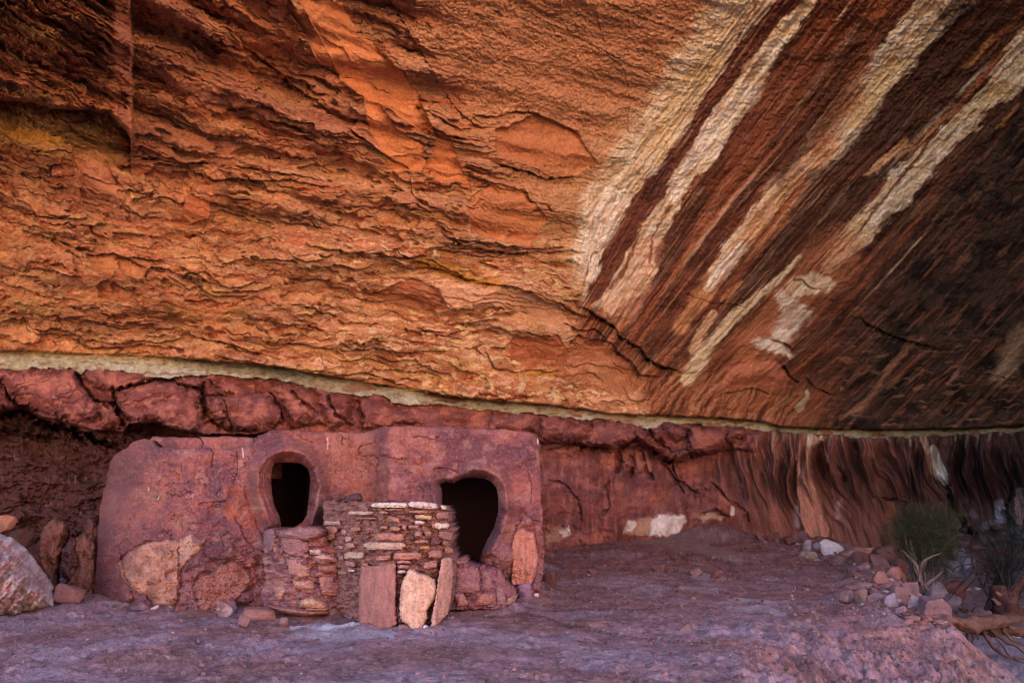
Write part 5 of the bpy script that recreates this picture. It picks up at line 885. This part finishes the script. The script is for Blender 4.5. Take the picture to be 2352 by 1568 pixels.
for b, l, c, kw in [
    ((404, 1389, 424, 1408), "small round red stone at the foot of the granary's left wall", RED, {}),
    ((308, 1384, 346, 1402), "low purple stone at the granary foot left of the small red one", PUR, {}),
    ((345, 1391, 362, 1402), "tiny pale stone at the foot of the granary's left wall", PAL, {}),
    ((493, 1390, 529, 1417), "pale pointed triangular stone leaning on the granary foot", PNK, dict(col2=(.42, .30, .30), rot=(-.3, .5, .3), deep=.4)),
    ((523, 1384, 546, 1407), "round mauve stone touching the pale triangular stone", PUR, dict(k=6)),
    ((557, 1394, 631, 1426), "long rounded boulder beside the stone buttress", (.27, .125, .11), dict(k=7, n=5)),
    ((544, 1417, 570, 1440), "dull flat stone just below the long rounded boulder", (.22, .11, .11), {}),
    ((642, 1420, 660, 1438), "small pink pebble stone in front of the buttress ledge", PNK, {}),
    ((1186, 1343, 1228, 1375), "angular purple stone at the right end of the threshold wall", (.20, .11, .155), dict(col2=(.30, .17, .23))),
    ((1227, 1361, 1238, 1371), "little white pebble beside the angular purple stone", PAL, {}),
    ((1245, 1317, 1280, 1342), "brown rock just right of the granary's right corner", RED, {}),
    ((1247, 1264, 1270, 1278), "small rock by the granary corner near the cliff foot", RED, {}),
    ((1236, 1338, 1252, 1354), "small dark stone tucked at the granary's right corner", DRK, {}),
    ((1303, 1301, 1328, 1317), "brown stone in rubble right of the granary", RED, {}),
    ((1350, 1304, 1372, 1318), "second brown stone in rubble, farther right of the granary", RED, {}),
    ((1497, 1296, 1536, 1312), "dark low stone in the middle of the terrace", DRK, {}),
    ((1584, 1308, 1612, 1324), "reddish stone on the pale dust patch of the terrace", PNK, {}),
    ((1633, 1311, 1658, 1330), "brown stone right of the reddish one on the terrace", RED, {}),
    ((1561, 1436, 1590, 1452), "pinkish flat stone half buried in the foreground dirt", PNK, {}),
    ((1733, 1225, 1762, 1241), "two toned stone at the end of the debris slope by the cliff", PNK, {}),
    ((1765, 1186 + 40, 1790, 1244), "small stone at the cliff foot near the dark block", RED, {}),
    ((1803, 1234, 1828, 1252), "reddish block left of the dark purple block at the cliff foot", RED, {}),
    ((1821, 1220, 1860, 1249), "dark purple block standing at the cliff foot", PUR, dict(k=20)),
    ((1848, 1240, 1868, 1265), "small pale upright stone in front of the dark purple block", (.30, .25, .28), dict(rot=(0, .2, 0), deep=.5)),
    ((1843, 1264, 1883, 1282), "cream and brown stone on the rim below the pale upright one", (.30, .22, .17), dict(col2=(.45, .38, .30))),
    ((1868, 1243, 1890, 1262), "bluish small rock left of the white slab", BLU, {}),
    ((1858, 1228, 1962, 1256), "long flat reddish ledge rock against the fluted cliff", (.27, .14, .14), dict(deep=.35, col2=(.45, .38, .42), n=5)),
    ((1932, 1262, 2012, 1281), "wide thin slab capping the rim of the terrace", (.30, .16, .16), dict(deep=.45, n=5)),
    ((1966, 1270, 2010, 1298), "dark red block under the wide thin slab", (.20, .085, .08), dict(k=20)),
    ((2006, 1276, 2048, 1308), "pink wedge of rock on the rim right of the thin slab", PNK, dict(k=20)),
    ((1910, 1276, 1946, 1297), "knobbly brown rock below the white slab", (.22, .12, .12), {}),
    ((1976, 1296, 2006, 1320), "low mauve rock on the rim slope", (.27, .17, .18), {}),
    ((2018, 1255, 2060, 1300), "dark upright rock below the rim behind the pink wedge", DRK, dict(z=-.6)),
    ((2052, 1276, 2092, 1312), "dark rounded rock below the rim left of the green shrub", DRK, dict(k=8)),
    ((1969, 1356, 2001, 1390), "pointed tan rock on the terrace near the rim", (.24, .13, .12), dict(rot=(0, .35, .4))),
    ((1934, 1360, 1972, 1386), "flat reddish rock left of the pointed tan rock", (.28, .15, .15), dict(k=10)),
    ((1999, 1361, 2042, 1388), "brown purple rock right of the pointed tan rock", (.24, .14, .155), {}),
    ((2036, 1369, 2066, 1400), "smooth pale oval stone on the rim", (.28, .22, .27), dict(k=6)),
    ((2050, 1355, 2096, 1392), "dark block with a flat top behind the pale oval stone", (.20, .115, .125), dict(k=20)),
    ((2088, 1376, 2132, 1404), "pale pink tilted slab next to the root log", (.32, .21, .24), dict(rot=(.1, .45, 0), deep=.5)),
    ((2112, 1366, 2182, 1418), "large pinkish boulder behind the root log", (.22, .125, .145), dict(n=5, rot=(0, .45, .2))),
    ((2060, 1396, 2092, 1412), "flat stone in front of the pale pink tilted slab", (.28, .17, .19), {}),
    ((2000, 1316, 2040, 1346), "rough clod of red rock on the rim slope below the mauve rock", (.24, .12, .12), {}),
    ((2040, 1306, 2076, 1340), "rough red rock at the edge of the drop", (.24, .115, .11), {}),
    ((2075, 1336, 2112, 1368), "brown rock at the edge of the drop under the green shrub", (.19, .11, .12), {})]:
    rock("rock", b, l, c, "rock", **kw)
rock("slab", (1878, 1240, 1936, 1276), "bright white leaning slab on the terrace rim", (.50, .48, .55), "slab", deep=.45, rot=(-.2, .52, .3), seed=5, k=20)
for b, l, c, zz, kw in [
    ((2163, 1339, 2216, 1376), "dark red block standing on the pale wash sand", (.17, .075, .075), -1, dict(k=20)),
    ((2139, 1338, 2186, 1374), "pale bluish slab sloping down to the wash", (.30, .27, .33), -1, dict(rot=(0, .4, .2), deep=.6)),
    ((2176, 1368, 2208, 1398), "pale slab end beneath the dark red block in the wash", (.30, .25, .30), -1, {}),
    ((2194, 1259, 2228, 1293), "rounded blue grey boulder at the top of the wash pile", BLU, -1, dict(k=6)),
    ((2213, 1276, 2252, 1316), "rounded blue grey boulder right of the topmost in the wash pile", BLU, -1, dict(k=7)),
    ((2184, 1290, 2212, 1312), "small blue grey stone in the middle of the wash pile", BLU, -1, dict(k=8)),
    ((2180, 1304, 2208, 1330), "dusky boulder at the foot of the wash pile", (.15, .14, .19), -1, dict(k=8)),
    ((2222, 1308, 2254, 1332), "dusky stone at the right foot of the wash pile", (.16, .15, .20), -1, dict(k=8)),
    ((2232, 1396, 2292, 1418), "layered block in the wash bank behind the root log", (.20, .16, .19), -1, dict(k=20, deep=.5)),
    ((2330, 1446, 2352, 1464), "white stone at the right edge under the roots", (.55, .55, .62), -1, dict(k=7)),
    ((2296, 1432, 2336, 1452), "tan stone under the roots near the right edge", (.33, .20, .16), -1, {})]:
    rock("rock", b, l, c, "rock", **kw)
# dark burnt stick and chunk on top of the bin
def chunk(box, Y, label, col, cat, name):
    u0, v0, u1, v1 = box; c = at((u0 + u1) / 2., (v0 + v1) / 2., Y); mpp = Y / F; P, Q, C = rock_geo(((u1 - u0) * mpp, .18, (v1 - v0) * mpp * 1.1), int(u0), col, 4, 8); o = raw_mesh(name, P, Q, C, M_wood); o.location = c; tag(o, label, cat)
chunk((787, 1136, 830, 1153), 8.3, "blackened chunk of wood lying on the left of the bin top", (.07, .04, .05), "wood", "charred_wood")
chunk((767, 1136, 790, 1151), 8.45, "small dark lump of mud beside the blackened wood on the bin", (.16, .075, .08), "lump", "mud_lump")

# broken rubble bedded in the slope under the rim
def rubble():
    r = np.random.default_rng(15); Ps, Qs, Cs = [], [], []; n = 0
    RM = np.array([(1750, 1228), (1830, 1246), (1900, 1268), (1960, 1290), (2010, 1310), (2040, 1350), (2070, 1385), (2120, 1404), (2180, 1425)], float)
    for i in range(420):
        t = r.random() * (len(RM) - 1.001); j = int(t); q = RM[j] * (1 - t + j) + RM[j + 1] * (t - j); q = q + [r.normal() * 26 - 10, r.normal() * 15 + 3]
        if i > 330: q = [r.uniform(2150, 2350), r.uniform(1330, 1450)]
        p = gpt(q[0], q[1]); sc = (.03 + .13 * r.random() ** 2.2); g = r.uniform(.5, 1.15)
        P, Q, C = rock_geo((sc * r.uniform(.8, 1.7), sc, sc * r.uniform(.5, .9)), 700 + i, np.array([.20, .10, .095]) * g if r.random() > .12 else (.27, .22, .25), 2, 26)
        Ps.append(P + p + [0, 0, sc * .12]); Qs.append(Q + n); Cs.append(C); n += len(P)
    tag(raw_mesh("rubble", np.vstack(Ps), np.vstack(Qs), np.vstack(Cs), M_stone), "broken chips and small rubble bedded along the terrace rim", "rubble", None, "stuff")
rubble()
# loose gravel and grit
def gravel():
    r = np.random.default_rng(5); D, Q = ico(1); N_ = 8000; k = np.arange(N_) % 3
    u = np.where(k == 0, r.uniform(0, 2250, N_), np.where(k == 1, r.uniform(1250, 2100, N_), 1700 + 480 * r.random(N_) ** .6))
    v = np.where(k == 0, r.uniform(1390, 1566, N_), np.where(k == 1, r.uniform(1250, 1420, N_), 1290 + 260 * r.random(N_)))
    p = gpt(u, v); z = hgt(p[:, 0], p[:, 1]); s = (.004 + .020 * r.random(N_) ** 8) * np.where(v < 1400, 1.4, 1.)
    P = D[None] * r.uniform(.5, 1.2, (N_, 1, 3)) * s[:, None, None] * (1 + .25 * r.normal(size=(N_, len(D), 1)).clip(-1, 1)) + np.stack([p[:, 0], p[:, 1], z + s * .1], 1)[:, None]
    c = np.where(r.random(N_)[:, None] > .03, np.array([[.23, .125, .12]]) * r.uniform(.4, 1.35, (N_, 1)), np.array([[.42, .34, .35]]))
    QQ = (Q[None] + (np.arange(N_) * len(D))[:, None, None]).reshape(-1, 3)
    o = raw_mesh("gravel", P.reshape(-1, 3), QQ, np.repeat(c, len(D), 0), M_stone, None, False); tag(o, "scattered grit and small gravel on the terrace dust", "gravel", None, "stuff")
gravel()

# ------------------------------------------------------------------ dead wood and shrubs
def tube(path, rad, seg=14, jag=.22, seed=0, tw=0):
    P = np.array(path, float); n = max(6, len(P) * 7); t = np.linspace(0, len(P) - 1, n); i = np.minimum(t.astype(int), len(P) - 2); f = (t - i)[:, None]
    p0 = P[np.maximum(i - 1, 0)]; p1 = P[i]; p2 = P[i + 1]; p3 = P[np.minimum(i + 2, len(P) - 1)]
    X = .5 * (2 * p1 + (p2 - p0) * f + (2 * p0 - 5 * p1 + 4 * p2 - p3) * f ** 2 + (3 * p1 - p0 - 3 * p2 + p3) * f ** 3)
    rr = np.interp(t, range(len(rad)), rad); T = np.gradient(X, axis=0); T /= np.linalg.norm(T, axis=1)[:, None] + 1e-9
    up = np.array([.2, .5, 1.]); A = np.cross(T, up); A /= np.linalg.norm(A, axis=1)[:, None] + 1e-9; B = np.cross(T, A)
    th = np.linspace(0, 2 * np.pi, seg, endpoint=False); g = fbm(np.tile(th, (n, 1)) * 1.3 + seed, t[:, None] * .6 + np.zeros((n, seg)), 3, 850)
    R_ = rr[:, None] * (1 + jag * 3 * g); V_ = X[:, None] + R_[..., None] * (np.cos(th)[None, :, None] * A[:, None] + np.sin(th)[None, :, None] * B[:, None])
    V_ = V_.reshape(-1, 3); q = []
    for a in range(n - 1):
        for b in range(seg): q.append([a * seg + b, a * seg + (b + 1) % seg, (a + 1) * seg + (b + 1) % seg, (a + 1) * seg + b])
    for e_, o_ in ((0, 1), (n - 1, -1)):
        k = len(V_); V_ = np.vstack([V_, X[e_]])
        for b in range(seg):
            x = [e_ * seg + b, e_ * seg + (b + 1) % seg, k, k]; q.append(x)
    return V_, np.array(q)
def wood(name, tubes, col, parent=None, mat=None, cvar=.5):
    Vs, Qs, n = [], [], 0
    for p, r, *k in tubes: v, q = tube(p, r, seed=n % 97, **(k[0] if k else {})); Vs.append(v); Qs.append(q + n); n += len(v)
    V_ = np.vstack(Vs); Q_ = np.vstack(Qs); tri = Q_[:, 2] == Q_[:, 3]
    Q_[tri, 3] = Q_[tri, 2]; Q3 = np.vstack([Q_[:, [0, 1, 2]], Q_[~tri][:, [0, 2, 3]]])
    C = np.array(col) * (1 + cvar * n3d(V_, .12, 860) + .0)[:, None]; return raw_mesh(name, V_, Q3, C, mat or M_wood, parent)
def pth(l, Y, dY=0.): return [at(float(u), float(v), Y + (k[0] if k else 0.)) for u, v, *k in l]
def Z7(l): return [(x * .2697 + 1963.4, y * .2697 + 1145.3) + tuple(r) for x, y, *r in l]
def dead_log():
    e = empty("driftwood_root", at(2235., 1436., 9.0), "weathered dead log with a tangle of roots across the terrace edge", "dead wood")
    bark = (.105, .055, .045)
    wood("log", [(pth(Z7([(560, 985, -.1), (640, 990, -.05), (760, 1018, 0), (880, 1050, 0), (960, 1065, 0), (1060, 1062, 0), (1200, 1045, .1), (1340, 1030, .3), (1420, 1010, .5)]), 8.45), [.02, .045, .06, .07, .085, .08, .07, .05, .035])], bark, e)
    wood("log", [(pth(Z7([(930, 1075), (1050, 1090), (1180, 1110, .1), (1260, 1100, .2), (1400, 1130, .3), (1480, 1160, .3)]), 8.85), [.06, .08, .08, .07, .05, .03])], bark, e)
    R_ = [([(1080, 1110), (1130, 1190), (1180, 1260), (1240, 1310), (1300, 1345), (1460, 1360)], [.035, .032, .028, .022, .018, .01]), ([(1140, 1090), (1220, 1160), (1300, 1220), (1370, 1250), (1450, 1320)], [.03, .03, .025, .02, .01]), ([(1000, 1090), (1030, 1140), (1050, 1200)], [.035, .02, .008]), ([(950, 1080), (960, 1160), (950, 1240)], [.03, .02, .01]), ([(980, 1100), (1010, 1180), (990, 1250)], [.02, .015, .008]), ([(1250, 1100), (1330, 1190), (1440, 1240)], [.03, .025, .015]), ([(1080, 1060), (1180, 1040), (1330, 1045)], [.025, .03, .01]), ([(1190, 1170), (1260, 1250), (1320, 1340), (1440, 1400)], [.016, .014, .012, .006]), ([(1300, 1080), (1380, 1100), (1460, 1090)], [.04, .03, .02]), ([(900, 1370), (1000, 1410), (1100, 1470), (1250, 1540), (1400, 1600)], [.010, .016, .018, .014, .006]), ([(1060, 1040), (1060, 1010)], [.03, .008]), ([(760, 1010), (770, 985)], [.035, .02]), ([(930, 1050), (940, 1025)], [.04, .02])]
    for l, r in R_: wood("root", [(pth(Z7(l), 8.75), [q * .75 for q in r])], (.085, .048, .046), e)
    s = empty("dead_stump", at(2308., 1412., 12.5), "broken reddish dead stump with one raised branch at the right edge", "dead wood")
    wood("stump", [(pth(Z7([(1310, 1000), (1290, 930), (1260, 850), (1230, 790), (1215, 735)]), 12.5), [.26, .20, .16, .13, .09])], (.075, .034, .03), s)
    wood("stump", [(pth(Z7([(1310, 960), (1310, 880), (1330, 830)]), 12.4), [.15, .12, .10])], (.075, .034, .03), s)
    wood("branch", [(pth(Z7([(1320, 850), (1360, 780), (1420, 700), (1480, 640)]), 12.5), [.09, .06, .045, .03])], (.075, .034, .03), s)
    for l in ([(1230, 900), (1190, 860), (1160, 850)], [(1240, 820), (1200, 790)]): wood("branch", [(pth(Z7(l), 12.4), [.04, .02, .008])], (.14, .075, .06), s)
dead_log()
def blades(cen, rad, n, ln, wd, seed, up=.6, dens=None):
    r = np.random.default_rng(seed); d = r.normal(size=(n, 3)); d /= np.linalg.norm(d, axis=1)[:, None]; rr = r.random(n) ** .45
    nz = None; P = d * rr[:, None] * np.array(rad) * (1 + .35 * n3d(d * 1.0 + seed, .6, 870))[:, None]
    keep = n3d(P / max(rad) + seed, .26, 880) > .08; P = P[keep]; d = d[keep]; n = len(P)
    D = d * .5 + r.normal(size=(n, 3)) * .45 + [0, 0, up]; D /= np.linalg.norm(D, axis=1)[:, None]; S_ = np.cross(D, r.normal(size=(n, 3))); S_ /= np.linalg.norm(S_, axis=1)[:, None]
    L = ln * r.uniform(.5, 1.3, (n, 1)); W = wd * r.uniform(.6, 1.3, (n, 1)); P = P + cen
    V_ = np.stack([P - S_ * W, P + S_ * W, P + D * L + S_ * W * .4, P + D * L * 1.02 - S_ * W * .2], 1).reshape(-1, 3); Q = np.arange(n * 4).reshape(n, 4)
    c = r.uniform(.5, 1.4, (n, 1, 1)) * (1 + .5 * n3d(P - cen, max(rad) * .4, 890))[:, None, None]
    return V_, Q, np.tile(c, (1, 4, 1)).reshape(-1, 1)
def shrub(name, label, base, cens, n, ln, wd, col, stems, seed, cat="shrub", scol=(.12, .09, .085)):
    e = empty(name, base, label, cat); Vs, Qs, Cs, k = [], [], [], 0
    for i, (c, rad, w_) in enumerate(cens):
        v, q, cc = blades(np.array(c), rad, int(n * w_), ln, wd, seed + i); Vs.append(v); Qs.append(q + k); Cs.append(cc * np.array(col)); k += len(v)
    raw_mesh("foliage", np.vstack(Vs), np.vstack(Qs), np.vstack(Cs), M_leaf, e, False)
    for s in stems: wood("stem", [s], scol, e)
    return e
b = at(2112., 1352., 12.3); q = lambda u, v, Y=12.3: at(float(u), float(v), Y)
rs = np.random.default_rng(3); st = []
for i in range(13):
    u = rs.uniform(2060, 2176); v = rs.uniform(1180, 1270); st.append(([b + rs.normal(size=3) * [.06, .06, 0], b * .6 + q(u, v) * .4 + rs.normal(size=3) * .08, b * .3 + q(u, v) * .7 + rs.normal(size=3) * .08, q(u, v)], [.022, .016, .010, .004]))
for l in ([(2118, 1345), (2105, 1300), (2085, 1278), (2074, 1262)], [(2120, 1345), (2150, 1325), (2165, 1310)], [(2110, 1335), (2120, 1290), (2160, 1270)]): st.append(([q(u, v, 11.9) for u, v in l], [.02, .014, .01, .005][:len(l)]))
shrub("green_shrub", "feathery dark green shrub growing below the terrace rim", b, [(q(2128, 1222), (.46, .5, .44), .36), (q(2095, 1230), (.36, .4, .42), .18), (q(2160, 1238), (.30, .4, .40), .16), (q(2140, 1290), (.32, .35, .42), .18), (q(2085, 1195), (.20, .3, .22), .05), (q(2060, 1250), (.34, .3, .30), .05), (q(2176, 1190), (.22, .3, .16), .04)], 12000, .20, .0032, (.030, .036, .018), st, 40)
b2 = at(2330., 1400., 13.5); q2 = lambda u, v: at(float(u), float(v), 13.5); st = []
for i in range(16):
    u = rs.uniform(2215, 2390); v = rs.uniform(1170, 1310); a = q2(rs.uniform(2262, 2345), 1400); st.append(([a, a * .55 + q2(u, v) * .45 + rs.normal(size=3) * .15, q2(u, v) + rs.normal(size=3) * .05], [.028, .016, .004]))
for i in range(22):
    u = rs.uniform(2195, 2300); v = rs.uniform(1255, 1370); u2 = u + rs.uniform(-40, 30); st.append(([q2(2275, 1260 + 60 * rs.random()), q2(u, v), q2(u2, v + rs.uniform(5, 50))], [.012, .007, .002]))
shrub("dark_shrub", "dark twiggy shrub in the shade at the right edge", b2, [(q2(2335, 1290), (.62, .6, .62), .5), (q2(2290, 1330), (.30, .4, .4), .12), (q2(2370, 1220), (.5, .5, .6), .2), (q2(2270, 1250), (.35, .35, .4), .05)], 8000, .2, .004, (.012, .022, .020), st, 60, "shrub", (.035, .025, .03))
#@@E

# ------------------------------------------------------------------ light
w = bpy.data.worlds.new("World"); S.world = w; w.use_nodes = True; nt = w.node_tree
bg = nt.nodes["Background"]; sky = nt.nodes.new("ShaderNodeTexSky"); sky.sky_type = "NISHITA"; sky.sun_disc = False
EL, AZ = R(38), R(-12)                   # the sun stands over the cliff, behind the alcove
sky.sun_elevation = EL; sky.sun_rotation = AZ; sky.air_density = 1.0; sky.dust_density = .3; sky.ozone_density = 2.0
nt.links.new(sky.outputs[0], bg.inputs[0]); bg.inputs[1].default_value = .12
sd = bpy.data.lights.new("sun", "SUN"); sd.energy = 5; sd.angle = R(.5); sd.color = (1, .90, .76)
so = bpy.data.objects.new("sun", sd); COL.objects.link(so); so.location = (0, 10, 30)
dirv = Vector((math.sin(AZ) * math.cos(EL), math.cos(AZ) * math.cos(EL), math.sin(EL)))
so.rotation_euler = dirv.to_track_quat("Z", "Y").to_euler()
S.view_settings.view_transform = "Standard"; S.view_settings.look = "None"; S.view_settings.exposure = 2.95; S.view_settings.gamma = 1
S.render.engine = "CYCLES"; S.cycles.max_bounces = 6; S.cycles.diffuse_bounces = 4; S.cycles.use_denoising = True; S.cycles.filter_width = 1.1
try: S.cycles.denoiser = "OPENIMAGEDENOISE"; S.cycles.denoising_prefilter = "ACCURATE"
except Exception: pass
